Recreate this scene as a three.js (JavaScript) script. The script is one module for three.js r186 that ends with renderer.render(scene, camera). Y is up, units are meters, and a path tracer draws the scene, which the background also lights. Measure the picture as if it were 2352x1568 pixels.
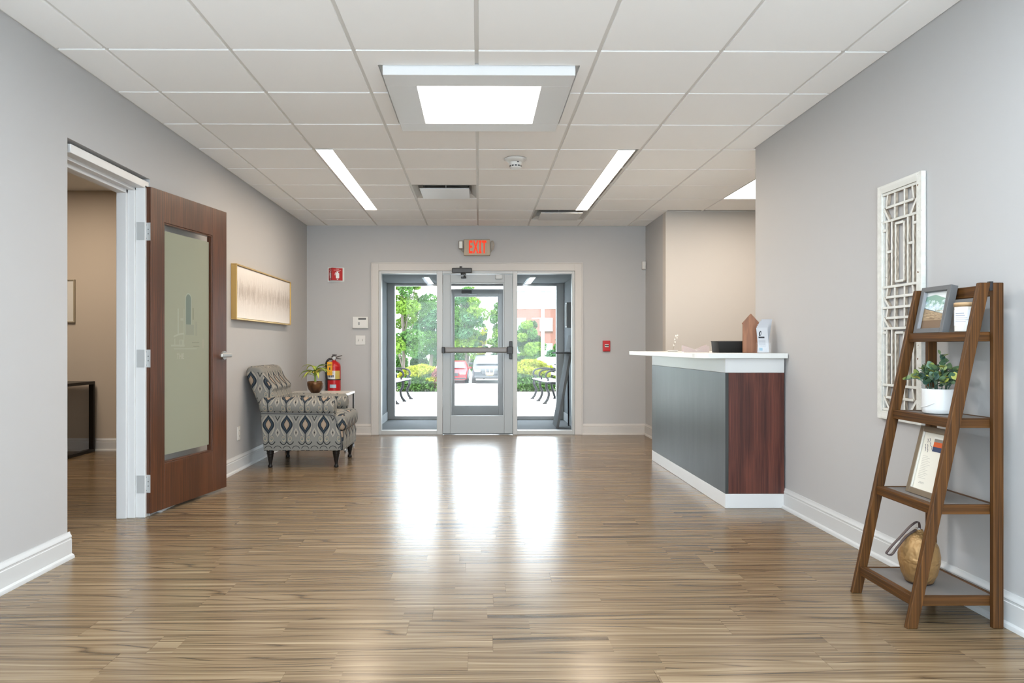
import * as THREE from 'three';
import { RoundedBoxGeometry } from 'three/addons/geometries/RoundedBoxGeometry.js';
import { mergeGeometries, mergeVertices, toCreasedNormals } from 'three/addons/utils/BufferGeometryUtils.js';
import { ImprovedNoise } from 'three/addons/math/ImprovedNoise.js';
import { RectAreaLightUniformsLib } from 'three/addons/lights/RectAreaLightUniformsLib.js';
import { FontLoader } from 'three/addons/loaders/FontLoader.js';
import { TextGeometry } from 'three/addons/geometries/TextGeometry.js';

// ------------------------------------------------------------------ camera, sky, sun, exposure
const scene = new THREE.Scene();
const W = 2352, H = 1568, F = 1691, YAW = 0.0087;
const camera = new THREE.PerspectiveCamera(2 * Math.atan(H / 2 / F) * 180 / Math.PI, W / H, 0.05, 400);
camera.setViewOffset(W, H, 62, -11, W, H);          // shifted lens, verticals stay vertical
camera.position.set(0, 1.077, 0);
camera.rotation.y = -YAW;
scene.add(camera);
const SKY = 3.0;
scene.background = new THREE.Color().setRGB(0.77 * SKY, 0.905 * SKY, 1.0 * SKY);   // even overcast sky
const sun = new THREE.DirectionalLight(new THREE.Color().setRGB(1, 0.96, 0.88), 3.0);
sun.position.set(-9, 26, 0); sun.target.position.set(0, 0, -20);
sun.castShadow = true; sun.shadow.radius = 6;
Object.assign(sun.shadow.camera, { left: -40, right: 40, top: 40, bottom: -40, near: 1, far: 120 });
scene.add(sun, sun.target);
const EXPOSURE = 3.3;
const LAMP = { panel: 8.5, strip: 8.6, reception: 3.0, office: 4.6, vestibule: 1.6, rearFill: 13 };

const renderer = new THREE.WebGLRenderer({ antialias: true });
renderer.toneMapping = THREE.LinearToneMapping;
renderer.toneMappingExposure = EXPOSURE;
renderer.shadowMap.enabled = true;
RectAreaLightUniformsLib.init();

// ------------------------------------------------------------------ helpers
let seed = 12345;
const rnd = () => { seed = (seed * 1664525 + 1013904223) >>> 0; return seed / 4294967296; };
const rr = (a, b) => a + (b - a) * rnd();
const NZ = new ImprovedNoise();
const noise = (x, y, z = 0) => NZ.noise(x, y, z);
const clamp = (x, a = 0, b = 1) => Math.min(b, Math.max(a, x));
const mix = (a, b, t) => a + (b - a) * t;
const V = (x, y, z) => new THREE.Vector3(x, y, z);
const used = new Map();
const numbered = (n) => { const k = used.get(n) ?? 0; used.set(n, k + 1); return k ? `${n}_${String(k).padStart(3, '0')}` : n; };

function tag(o, label, category, group) {
  if (label) o.userData.label = label;
  if (category) o.userData.category = category;
  if (group) o.userData.group = group;
  return o;
}
function thing(name, label, category, pos = [0, 0, 0], turn = 0, group) {
  const o = new THREE.Group(); o.name = numbered(name); o.position.set(...pos); o.rotation.y = turn;
  scene.add(o); return tag(o, label, category, group);
}
const ni = (g) => { const r = g.index ? g.toNonIndexed() : g; for (const k of Object.keys(r.attributes)) if (!['position', 'normal', 'uv'].includes(k)) r.deleteAttribute(k); r.clearGroups(); return r; };
const M_ = (gs) => { gs = [].concat(gs).filter(Boolean).map(ni); return gs.length === 1 ? gs[0] : mergeGeometries(gs); };
function part(name, gs, m, parent, label) {
  const o = new THREE.Mesh(M_(gs), m); o.name = parent === scene ? numbered(name) : numbered(name);
  o.castShadow = o.receiveShadow = true; parent.add(o); if (label) o.userData.label = label; return o;
}
function solo(name, gs, m, label, category, pos, group) {
  const o = part(name, gs, m, scene); if (pos) o.position.set(...pos); return tag(o, label, category, group);
}
function struct(name, gs, m) { const o = part(name, gs, m, scene); o.userData.kind = 'structure'; return o; }
function sub(name, parent, pos = [0, 0, 0], turn = 0, label) { const o = new THREE.Group(); o.name = numbered(name); o.position.set(...pos); o.rotation.y = turn; parent.add(o); if (label) o.userData.label = label; return o; }
function dup(root, pos, turn, label, group) {
  const r = root.clone(); r.name = numbered(root.name.replace(/_\d{3}$/, '')); r.userData = { ...root.userData };
  r.traverse((c) => { if (c !== r && c.name) c.name = numbered(c.name.replace(/_\d{3}$/, '')); });
  if (pos) r.position.set(...pos); if (turn !== undefined) r.rotation.y = turn; scene.add(r); return tag(r, label, null, group);
}
// geometry
const T = (g, x = 0, y = 0, z = 0) => g.translate(x, y, z);
const bb = (x0, x1, y0, y1, z0, z1) => T(new THREE.BoxGeometry(Math.abs(x1 - x0), Math.abs(y1 - y0), Math.abs(z1 - z0)), (x0 + x1) / 2, (y0 + y1) / 2, (z0 + z1) / 2);
const rb = (x0, x1, y0, y1, z0, z1, r = 0.004, s = 2) => T(new RoundedBoxGeometry(Math.abs(x1 - x0), Math.abs(y1 - y0), Math.abs(z1 - z0), s, Math.min(r, Math.abs(x1 - x0) / 2.01, Math.abs(y1 - y0) / 2.01, Math.abs(z1 - z0) / 2.01)), (x0 + x1) / 2, (y0 + y1) / 2, (z0 + z1) / 2);
const cyl = (r0, r1, h, x, y, z, n = 24) => T(new THREE.CylinderGeometry(r1, r0, h, n), x, y + h / 2, z);   // from y upwards
const lathe = (pts, n = 32) => { const g = new THREE.LatheGeometry(pts.map(([r, y]) => new THREE.Vector2(r, y)), n); return g; };
const tube = (pts, r, n = 24, k = 8, closed = false) => new THREE.TubeGeometry(new THREE.CatmullRomCurve3(pts.map((p) => V(...p)), closed), n, r, k, closed);
const shape = (pts) => new THREE.Shape(pts.map(([x, y]) => new THREE.Vector2(x, y)));
const extr = (pts, d, bev = 0, seg = 2) => new THREE.ExtrudeGeometry(pts instanceof THREE.Shape ? pts : shape(pts), { depth: d - 2 * bev, bevelEnabled: bev > 0, bevelThickness: bev, bevelSize: bev, bevelOffset: -bev, bevelSegments: seg, curveSegments: 16 }).translate(0, 0, bev);
function bar(a, b, w, h) {                                            // rectangular bar from a to b
  const A = V(...a), B = V(...b), L = A.distanceTo(B), g = new THREE.BoxGeometry(w, L, h);
  const q = new THREE.Quaternion().setFromUnitVectors(V(0, 1, 0), B.clone().sub(A).normalize());
  return g.applyQuaternion(q).translate((A.x + B.x) / 2, (A.y + B.y) / 2, (A.z + B.z) / 2);
}
// uv in metres (divided by size), the v axis along `grain`
function uvm(g, su, sv = su, grain = 'y', ou = 0, ov = 0) {
  g = ni(g); const p = g.attributes.position, n = g.attributes.normal, uv = new Float32Array(p.count * 2);
  for (let i = 0; i < p.count; i += 3) {
    const nx = Math.abs(n.getX(i) + n.getX(i + 1) + n.getX(i + 2)), ny = Math.abs(n.getY(i) + n.getY(i + 1) + n.getY(i + 2)), nz = Math.abs(n.getZ(i) + n.getZ(i + 1) + n.getZ(i + 2));
    const flat = nx >= ny && nx >= nz ? 'x' : ny >= nz ? 'y' : 'z', ax = ['x', 'y', 'z'].filter((k) => k !== flat);
    const v = ax.includes(grain) ? grain : ax[1], u = ax.find((k) => k !== v), get = { x: (j) => p.getX(j), y: (j) => p.getY(j), z: (j) => p.getZ(j) };
    for (let j = i; j < i + 3; j++) { uv[j * 2] = get[u](j) / su + ou; uv[j * 2 + 1] = get[v](j) / sv + ov; }
  }
  g.setAttribute('uv', new THREE.BufferAttribute(uv, 2)); return g;
}
const smooth = (g, a = 0.7) => toCreasedNormals(ni(g), a);
// textures
function dataTex(w, h, fn, srgb = true) {
  const d = new Uint8Array(w * h * 4);
  for (let y = 0, i = 0; y < h; y++) for (let x = 0; x < w; x++, i += 4) { const c = fn(x / w, y / h, x, y); d[i] = clamp(c[0], 0, 255); d[i + 1] = clamp(c[1], 0, 255); d[i + 2] = clamp(c[2], 0, 255); d[i + 3] = 255; }
  const t = new THREE.DataTexture(d, w, h); t.wrapS = t.wrapT = THREE.RepeatWrapping; t.magFilter = THREE.LinearFilter; if (srgb) t.colorSpace = THREE.SRGBColorSpace; t.needsUpdate = true; return t;
}
function canvasTex(w, h, draw) {
  const c = document.createElement('canvas'); c.width = w; c.height = h; draw(c.getContext('2d'), w, h);
  const t = new THREE.CanvasTexture(c); t.colorSpace = THREE.SRGBColorSpace; t.wrapS = t.wrapT = THREE.RepeatWrapping; return t;
}
const mat = (c, rough = 0.6, o = {}) => new THREE.MeshPhysicalMaterial({ color: Array.isArray(c) ? new THREE.Color().setRGB(...c) : new THREE.Color(c), roughness: rough, ...o });
const lerp3 = (a, b, t) => [mix(a[0], b[0], t), mix(a[1], b[1], t), mix(a[2], b[2], t)];

// ------------------------------------------------------------------ materials
const PW = 0.152, PL = 1.22, STRIPS = 12;
const floorTex = dataTex(1536, 152 * STRIPS, (u, v) => {
  const s = Math.floor(v * STRIPS), x = u * PL, y = (v * STRIPS - s) * PW, k = s * 7.31;
  const warp = noise(x * 1.3, k, 1.7) * 0.02 + noise(x * 4, y * 22, k) * 0.0045, yy = y + warp;
  const streak = noise(x * 0.8, yy * 44, k) * 0.42 + noise(x * 1.4, yy * 150, k + 3) * 0.44 + noise(x * 5, yy * 430, k + 5) * 0.3;
  const ring = Math.abs(Math.sin(Math.PI * (yy * 30 + 2.8 * noise(x * 0.9, yy * 9, k + 9))));
  const dark = Math.pow(1 - ring, 3.5) * clamp(noise(x * 1.3, yy * 26, k + 13) * 1.6 + 0.35), light = Math.pow(clamp(noise(x * 1.2, yy * 95, k + 20) * 1.7), 3);
  const tone = [0.02, -0.03, 0.03, -0.01, 0.04, -0.02, 0, 0.02, -0.04, 0.01, -0.02, 0.03][s];
  const t = clamp(0.57 + streak * 0.66 - dark * 0.6 + light * 0.25 + tone + 0.12 * noise(x * 1.1, y * 9, k + 31));
  const c = t < 0.5 ? lerp3([54, 42, 29], [114, 94, 70], t * 2) : lerp3([114, 94, 70], [156, 136, 109], t * 2 - 1);
  return c;
});
const woodTex = (w, h, a, b, cF, seedK) => dataTex(w, h, (u, v) => {                       // grain along v, one repeat
  const wx = Math.sin(u * Math.PI * 2), wy = Math.cos(u * Math.PI * 2), vy = Math.sin(v * Math.PI * 2), vx = Math.cos(v * Math.PI * 2);
  const n1 = noise(wx * 1.5 + seedK, wy * 1.5, vx * 0.25 + vy * 0.25), n2 = noise(wx * cF, wy * cF + seedK, vx * 0.6 + vy * 0.4), n3 = noise(wx * cF * 4, wy * cF * 4, vx * 1.5 + vy + seedK);
  return lerp3(a, b, clamp(0.5 + n1 * 0.5 + n2 * 0.5 + n3 * 0.35));
});
const mahoganyTex = woodTex(512, 1024, [58, 31, 17], [99, 57, 34], 7, 3);
const redwoodTex = woodTex(512, 1024, [58, 27, 22], [104, 56, 44], 5, 9);
const walnutTex = woodTex(256, 1024, [48, 28, 10], [106, 68, 30], 5, 17);
const oakTex = woodTex(256, 512, [112, 66, 36], [150, 96, 58], 4, 31);
const greyGrainTex = woodTex(512, 512, [60, 63, 64], [76, 79, 80], 12, 23);
const M = {
  floor: mat(0xffffff, 0.25, { map: floorTex, bumpMap: floorTex, bumpScale: 0.00012, specularIntensity: 1.0 }),
  wall: mat([0.468, 0.463, 0.462], 0.75),
  officeWall: mat([0.5, 0.43, 0.35], 0.8),
  tile: mat([0.94, 0.94, 0.935], 0.9), grid: mat([0.72, 0.71, 0.69], 0.6), plenum: mat([0.5, 0.5, 0.48], 0.9),
  trim: mat([0.6, 0.605, 0.605], 0.4), casing: mat([0.55, 0.525, 0.5], 0.45),
  whitePaint: mat([0.7, 0.7, 0.7], 0.45), whitePlastic: mat([0.68, 0.67, 0.645], 0.35), white: mat([0.68, 0.68, 0.675], 0.3),
  alu: mat([0.30, 0.305, 0.30], 0.38, { metalness: 0.25 }), aluLight: mat([0.45, 0.455, 0.45], 0.4, { metalness: 0.15 }), steel: mat([0.62, 0.62, 0.61], 0.3, { metalness: 0.9 }), chrome: mat([0.75, 0.75, 0.75], 0.15, { metalness: 1 }),
  dark: mat([0.02, 0.02, 0.022], 0.4), darkGrey: mat([0.06, 0.062, 0.065], 0.45), midGrey: mat([0.16, 0.17, 0.175], 0.6), vestWall: mat([0.115, 0.127, 0.135], 0.95, { specularIntensity: 0.3 }), mat: mat([0.07, 0.074, 0.078], 0.95),
  glass: mat(0xffffff, 0.0, { transmission: 1, thickness: 0, ior: 1.45, specularIntensity: 0.22 }),
  lampGlow: new THREE.MeshStandardMaterial({ color: 0xffffff, emissive: new THREE.Color().setRGB(1, 0.98, 0.95), emissiveIntensity: 1.6 }),
  mahogany: mat(0xffffff, 0.32, { map: mahoganyTex, clearcoat: 0.3, clearcoatRoughness: 0.25 }), redwood: mat(0xffffff, 0.4, { map: redwoodTex }), walnut: mat(0xffffff, 0.55, { map: walnutTex, specularIntensity: 0.5 }),
  laminate: mat(0xd6d6d0, 0.38, { map: greyGrainTex }),
  black: mat([0.011, 0.009, 0.008], 0.3, { specularIntensity: 0.5 }), gold: mat([0.62, 0.42, 0.16], 0.35, { metalness: 0.7 }), red: mat([0.52, 0.012, 0.015], 0.3),
  leafDark: mat([0.07, 0.16, 0.07], 0.55, { side: THREE.DoubleSide }),
};
const glow = (rgb, k) => new THREE.MeshStandardMaterial({ color: 0xffffff, emissive: new THREE.Color().setRGB(...rgb), emissiveIntensity: k });
function areaLight(parent, w, d, x, y, z, rgb, k) {
  const l = new THREE.RectAreaLight(new THREE.Color().setRGB(...rgb), k, w, d); l.position.set(x, y, z); l.rotation.x = -Math.PI / 2; l.name = 'lamp_light'; parent.add(l); return l;
}

// ------------------------------------------------------------------ room shell
const XL = -2.09, XR = 2.045, ZB = -8.976, HC = 2.542, HT = 2.74, ZR = 1.2;
const X0 = -0.01, TS = 0.61, Z0 = -3.648;                             // ceiling grid: lines at X0 + k*TS, Z0 - k*TS
{
  struct('wall_left', [bb(-2.26, XL, 0, HT, -3.76, ZR), bb(-2.26, XL, 2.138, HT, -4.70, -3.76), bb(-2.26, XL, 0, HT, ZB, -4.70)], M.wall);
  struct('wall_right', bb(XR, 2.165, 0, HT, -5.42, ZR), M.wall);
  struct('wall_back', [bb(-2.26, -1.216, 0, HT, -9.12, ZB), bb(1.173, 2.165, 0, HT, -9.12, ZB), bb(-1.216, 1.173, 1.995, HT, -9.12, ZB)], M.wall);
  struct('wall_return', bb(2.04, 2.165, 0, HT, ZB, -8.14), M.wall);
  struct('wall_reception', bb(2.04, 5.1, 0, HT, -8.14, -8.012), mat([0.56, 0.52, 0.475], 0.75));
  struct('wall_reception_side', bb(5.0, 5.12, 0, HT, -8.017, -5.30), M.wall);
  struct('wall_reception_front', bb(2.165, 5.0, 0, HT, -5.42, -5.30), M.wall);
  struct('wall_rear', [bb(-2.26, -1.95, 0, HT, ZR, ZR + 0.15), bb(1.95, 2.165, 0, HT, ZR, ZR + 0.15), bb(-1.95, 1.95, 0, 0.04, ZR, ZR + 0.15), bb(-1.95, 1.95, 2.52, HT, ZR, ZR + 0.15)], M.wall);
  struct('wall_office_far', bb(-6.2, -2.26, 0, HT, -7.74, -7.62), M.officeWall);
  struct('wall_office_side', bb(-6.32, -6.2, 0, HT, -7.74, -2.4), M.officeWall);
  struct('wall_office_near', bb(-6.2, -2.26, 0, HT, -2.5, -2.38), M.officeWall);
  struct('wall_office_inner', [bb(-2.275, -2.26, 0, HT, -3.76, -2.5), bb(-2.275, -2.26, 0, HT, -7.62, -4.70), bb(-2.275, -2.26, 2.138, HT, -4.70, -3.76)], M.officeWall);
}
// floor: planks one by one
const floor = new THREE.Group(); floor.name = 'floor'; floor.userData.kind = 'structure'; scene.add(floor);
{
  let k = 0; const tiltR = () => rr(-0.0016, 0.0016);
  for (let r = 0, z = -2.14; z > ZB - 0.02; r++, z -= PW) {
    const open = z < -2.6 && z > -7.6, xa = open ? -4.35 : -2.2, xb = z < -5.3 && z > -8.1 ? 2.75 : 2.1;
    let x = xa - rr(0, PL * 0.75);
    while (x < xb) {
      const a = Math.max(x, xa), b = Math.min(x + PL, xb); if (b - a < 0.04) { x += PL; continue; }
      const zz = Math.max(z - PW, ZB - 0.05);
      const g = bb(a + 0.0004, b - 0.0004, -0.006, 0, zz + 0.0004, z - 0.0004), s = (k * 5 + Math.floor(rr(0, 3))) % STRIPS, u0 = rr(0, 1), p = g.attributes.position, uv = g.attributes.uv, flip = rnd() < 0.5;
      for (let i = 0; i < p.count; i++) { const fx = (p.getX(i) - a) / PL, fz = clamp((z - p.getZ(i)) / PW, 0.01, 0.99); uv.setXY(i, (flip ? 1 - fx : fx) + u0, (s + (flip ? 1 - fz : fz) * 0.98 + 0.01) / STRIPS); }
      const t = tiltR(); for (let i = 0; i < p.count; i++) p.setY(i, p.getY(i) + (p.getZ(i) - (z - PW / 2)) * t - 0.0001);
      g.computeVertexNormals(); part('plank', g, M.floor, floor); k++; x += PL;
    }
  }
  const under = uvm(bb(-6.3, 5.1, -0.1, -0.007, -9.1, -2.14), PL, PW * STRIPS, 'z'); part('underlay', under, M.floor, floor);
  part('floor_board', uvm(bb(-6.3, 5.1, -0.1, 0, -2.14, ZR + 0.15), PL, PW * STRIPS, 'z'), M.floor, floor);
}
// ceiling: tegular tiles hanging in a grid
const ceiling = new THREE.Group(); ceiling.name = 'ceiling'; ceiling.userData.kind = 'structure'; scene.add(ceiling);
const lamps = { cut: [-0.525, 0.53, -4.876, -3.84], strips: [[-1.215, -1.09], [1.045, 1.17]], sz: [-7.93, -5.50] };
{
  const slots = [], xs = [XL], zs = [ZB], G = 0.010;
  for (let k = -3; k <= 8; k++) { const x = X0 + k * TS; if (x > XL + 0.02 && x < 4.95) xs.push(x); } xs.push(5.0);
  for (let k = 12; k >= -3; k--) { const z = Z0 - k * TS; if (z > ZB + 0.02) zs.push(z); }
  const zEnd = zs[zs.length - 1];
  const strip = (i, j) => { // which part of a cell a linear lamp takes
    const x0 = xs[i], x1 = xs[i + 1], zm = (zs[j] + zs[j + 1]) / 2;
    if (zm > lamps.sz[0] && zm < lamps.sz[1]) for (const [a, b] of lamps.strips) if (a > x0 - 0.01 && b < x1 + 0.01) return [a, b];
    return null;
  };
  const vents = [[-0.3, -6.98], [0.9, -8.2]];
  for (let i = 0; i < xs.length - 1; i++) for (let j = 0; j < zs.length - 1; j++) {
    let x0 = xs[i] + G, x1 = xs[i + 1] - G; const z0 = zs[j] + G, z1 = zs[j + 1] - G, xm = (x0 + x1) / 2, zm = (z0 + z1) / 2;
    const solid = zm > -5.42 || zm < -8.017;
    if (xs[i] > XR && solid) continue;
    if (xs[i] < XR && xs[i + 1] > XR && solid) x1 = XR - 0.004;
    if (vents.some(([x, z]) => Math.abs(x - xm) < 0.3 && Math.abs(z - zm) < 0.3)) continue;
    if (i >= 7 && xm > 2.43 && xm < 3.04 && zm > -7.31 && zm < -6.09) continue;             // reception lamp
    if (z1 - z0 < 0.05) continue;
    const s = strip(i, j); if (s) { if (s[0] - xs[i] < 0.1) x0 = s[1] + 0.004; else x1 = s[0] - 0.004; }
    const [cx0, cx1, cz0, cz1] = lamps.cut; let g;
    if (x0 < cx1 && x1 > cx0 && z0 < cz1 && z1 > cz0) {
      const ox = xm < 0 ? x0 : x1, ix = xm < 0 ? Math.min(cx0, x1) : Math.max(cx1, x0), ex = xm < 0 ? x1 : x0; let pts;
      if (zm > -4.26) { if (z1 > cz1 && z0 >= cz0 && z0 < cz1) pts = [[ox, z0], [ox, z1], [ex, z1], [ex, cz1], [ix, cz1], [ix, z0]]; }
      else if (z0 < cz0 && z1 > cz0) pts = [[ox, z1], [ox, z0], [ex, z0], [ex, cz0], [ix, cz0], [ix, z1]];
      else pts = [[ox, z0], [ox, z1], [ix, z1], [ix, z0]];
      if (!pts) pts = [[ox, z0], [ox, z1], [ix, z1], [ix, z0]];
      g = extr(pts.map(([x, z]) => [x, -z]), 0.02).rotateX(-Math.PI / 2).translate(0, HC, 0);
    } else g = rb(x0, x1, HC, HC + 0.02, z0, z1, 0.002, 1);
    part('tile', g, M.tile, ceiling);
  }
  for (const x of xs) { if (x === XL || x > 4.9) continue; const far = x > XR ? -8.017 : ZB, near = x > XR ? -5.42 : zEnd;
    if (Math.abs(x - X0) < 0.01) { part('grid_runner', bb(x - 0.012, x + 0.012, HC + 0.008, HC + 0.03, far, -4.88), M.grid, ceiling); part('grid_runner', bb(x - 0.012, x + 0.012, HC + 0.008, HC + 0.03, -3.83, near), M.grid, ceiling); }
    else part('grid_runner', bb(x - 0.012, x + 0.012, HC + 0.008, HC + 0.03, far, near), M.grid, ceiling); }
  for (const z of zs) { if (z === ZB || z === zEnd) continue; const end = z < -5.42 && z > -8.017 ? 5.0 : XR;
    for (const [a, b] of Math.abs(z + 4.258) < 0.02 ? [[XL, -0.53], [0.535, end]] : [[XL, end]]) {
      const cuts = [a]; if (z > lamps.sz[0] && z < lamps.sz[1]) for (const [c, d] of lamps.strips) cuts.push(c - 0.01, d + 0.002); cuts.push(b);
      for (let k = 0; k < cuts.length; k += 2) part('grid_tee', bb(cuts[k], cuts[k + 1], HC + 0.009, HC + 0.028, z - 0.012, z + 0.012), M.grid, ceiling);
    } }
  part('ceiling_deck', [bb(-2.2, 2.1, 2.66, HT, ZB - 0.1, ZR), bb(2.1, 5.1, 2.66, HT, -8.1, -5.3), bb(-6.3, -2.2, 2.68, HT, -7.7, -2.4), bb(-2.1, 2.1, HC, HC + 0.03, zEnd, ZR)], M.plenum.clone(), ceiling).material.color.setRGB(0.8, 0.8, 0.78);
  part('wall_angle', [bb(XL, XL + 0.014, HC + 0.004, HC + 0.012, ZB, zEnd), bb(XR - 0.014, XR, HC + 0.004, HC + 0.012, -5.42, zEnd), bb(XL, XR, HC + 0.004, HC + 0.012, ZB, ZB + 0.014), bb(XR, 5, HC + 0.004, HC + 0.012, -8.017, -8.003)], M.grid, ceiling);
}
// baseboards
const BB = [[0, 0], [0.03, 0], [0.03, 0.006], [0.026, 0.016], [0.018, 0.021], [0.015, 0.022], [0.015, 0.094], [0.0125, 0.097], [0.0125, 0.104], [0.015, 0.107], [0.0125, 0.114], [0.007, 0.122], [0.005, 0.132], [0, 0.132]];
function baseboard(name, x0, z0, x1, z1, kind = 'structure', m = M.trim) {        // runs from a to b with the wall on its left hand side
  const L = Math.hypot(x1 - x0, z1 - z0), g = smooth(extr(BB, L), 0.5); // x = depth, y = height, z = run
  const dir = V((x1 - x0) / L, 0, (z1 - z0) / L), out = V(0, 1, 0).cross(dir);
  g.applyMatrix4(new THREE.Matrix4().makeBasis(out, V(0, 1, 0), dir).setPosition(x0, 0, z0));
  const o = part(name, g, m, scene); o.userData.kind = kind; return o;
}
baseboard('baseboard_left', XL, ZB, XL, -4.80); baseboard('baseboard_left', XL, -3.775, XL, ZR);
baseboard('baseboard_right', XR, ZR, XR, -5.42); baseboard('baseboard_back', -1.306, ZB, XL, ZB, 'structure', M.casing); baseboard('baseboard_back', 2.04, ZB, 1.27, ZB, 'structure', M.casing);
baseboard('baseboard_return', 2.04, -8.017, 2.04, ZB, 'structure', M.casing); baseboard('baseboard_reception', 5.0, -8.017, 2.06, -8.017); baseboard('baseboard_office', -2.28, -7.62, -6.2, -7.62);

// glazed wall behind the camera, unseen, added to cool and brighten the near walls
{
  const w = new THREE.Group(); w.name = 'window_1'; w.userData.kind = 'structure'; scene.add(w);
  part('window_frame', [bb(-1.95, 1.95, 0.04, 0.10, ZR + 0.02, ZR + 0.1), bb(-1.95, 1.95, 2.46, 2.52, ZR + 0.02, ZR + 0.1), ...[-1.92, -0.64, 0.64, 1.92].map((x) => bb(x - 0.03, x + 0.03, 0.10, 2.46, ZR + 0.02, ZR + 0.1))], M.aluLight, w);
  for (const x of [-1.28, 0, 1.28]) part('pane', bb(x - 0.61, x + 0.61, 0.10, 2.46, ZR + 0.055, ZR + 0.06), M.glass, w);
}
// office ceiling is the deck; vestibule shell
{
  const VX0 = -1.34, VX1 = 1.256, ZV = -10.84;
  struct('floor_vestibule', bb(-1.7, 1.7, -0.1, -0.002, ZV - 0.08, -9.1), M.mat);
  struct('wall_vestibule_left', bb(VX0 - 0.2, VX0, -0.05, 2.5, ZV, -9.12), M.vestWall);
  struct('wall_vestibule_right', bb(VX1, VX1 + 0.2, -0.05, 2.5, ZV, -9.12), M.vestWall);
  struct('ceiling_vestibule', bb(VX0 - 0.2, VX1 + 0.2, 2.0, 2.2, ZV - 0.15, -9.12), M.vestWall);
  struct('wall_outside', [bb(-8, VX0 - 0.12, -0.3, 3.0, ZV - 0.06, ZV + 0.1), bb(VX1 + 0.12, 8, -0.3, 3.0, ZV - 0.06, ZV + 0.1), bb(-8, 8, 2.2, 3.0, ZV - 0.15, ZV + 0.1)], mat([0.55, 0.5, 0.45], 0.8));
  struct('trim_1', [rb(VX0, VX0 + 0.012, 0, 0.12, ZV + 0.06, -9.12, 0.003), rb(VX1 - 0.012, VX1, 0, 0.12, ZV + 0.06, -9.12, 0.003)], mat([0.2, 0.21, 0.22], 0.8));
}

// ------------------------------------------------------------------ entrance: casing, frame, sidelights, doors
{
  const c = new THREE.Group(); c.name = 'trim_2'; c.userData.kind = 'structure'; scene.add(c);
  const cas = (x0, x1, y0, y1) => [rb(x0, x1, y0, y1, ZB, ZB + 0.016, 0.003)];
  part('casing_board', [...cas(-1.306, -1.216, 0, 2.096), rb(-1.306, -1.292, 0, 2.096, ZB, ZB + 0.024, 0.003)], M.casing, c);
  part('casing_board', [...cas(1.173, 1.27, 0, 2.096), rb(1.256, 1.27, 0, 2.096, ZB, ZB + 0.024, 0.003)], M.casing, c);
  part('casing_board', [...cas(-1.216, 1.173, 1.995, 2.096), rb(-1.306, 1.27, 2.082, 2.096, ZB, ZB + 0.024, 0.003)], M.casing, c);
}
function sidelightFrame(name, x0, x1, m0, m1, yT, z, dep, bw, bh) {
  const f = new THREE.Group(); f.name = name; f.userData.kind = 'structure'; scene.add(f);
  const z0 = z - dep, z1 = z;
  part('jamb', rb(x0, x0 + bw, 0, yT, z0, z1, 0.003), M.aluLight, f); part('jamb', rb(x1 - bw, x1, 0, yT, z0, z1, 0.003), M.aluLight, f);
  part('mullion', rb(m0[0], m0[1], 0, yT, z0, z1, 0.003), M.aluLight, f); part('mullion', rb(m1[0], m1[1], 0, yT, z0, z1, 0.003), M.aluLight, f);
  part('head', [rb(x0 + bw, m0[0], yT - bh, yT, z0, z1, 0.003), rb(m0[1], m1[0], yT - bh, yT, z0, z1, 0.003), rb(m1[1], x1 - bw, yT - bh, yT, z0, z1, 0.003)], M.aluLight, f);
  part('sill', [rb(x0 + bw, m0[0], 0, 0.05, z0, z1, 0.003), rb(m1[1], x1 - bw, 0, 0.05, z0, z1, 0.003)], M.aluLight, f);
  part('pane', bb(x0 + bw, m0[0], 0.05, yT - bh, z - dep / 2 - 0.003, z - dep / 2 + 0.003), M.glass, f); part('pane', bb(m1[1], x1 - bw, 0.05, yT - bh, z - dep / 2 - 0.003, z - dep / 2 + 0.003), M.glass, f);
  return f;
}
sidelightFrame('window_2', -1.216, 1.173, [-0.51, -0.44], [0.419, 0.472], 1.995, ZB - 0.002, 0.1, 0.03, 0.032);
{
  const f = sidelightFrame('window_3', -1.34, 1.256, [-0.52, -0.44], [0.39, 0.47], 2.0, -10.82, 0.1, 0.11, 0.036);
  f.children.filter((c) => /head|jamb|mullion|sill/.test(c.name)).forEach((c) => { c.material = M.alu; });
}
function glassDoor(name, x0, x1, y0, y1, z, gx0, gx1, gy0, gy1, m) {
  const d = new THREE.Group(); d.name = name; d.userData.kind = 'structure'; scene.add(d);
  const t = 0.044;
  part('stile', rb(x0, gx0, y0, y1, z - t, z, 0.003), m, d); part('stile', rb(gx1, x1, y0, y1, z - t, z, 0.003), m, d);
  part('rail', rb(gx0, gx1, gy1, y1, z - t, z, 0.002), m, d); part('rail', rb(gx0, gx1, y0, gy0, z - t, z, 0.002), m, d);
  part('glazing_bead', [bb(gx0, gx0 + 0.012, gy0, gy1, z - t + 0.008, z - 0.008), bb(gx1 - 0.012, gx1, gy0, gy1, z - t + 0.008, z - 0.008), bb(gx0 + 0.012, gx1 - 0.012, gy1 - 0.012, gy1, z - t + 0.008, z - 0.008), bb(gx0 + 0.012, gx1 - 0.012, gy0, gy0 + 0.012, z - t + 0.008, z - 0.008)], M.alu, d);
  part('pane', bb(gx0 + 0.012, gx1 - 0.012, gy0 + 0.012, gy1 - 0.012, z - t / 2 - 0.003, z - t / 2 + 0.003), M.glass, d);
  return d;
}
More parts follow.
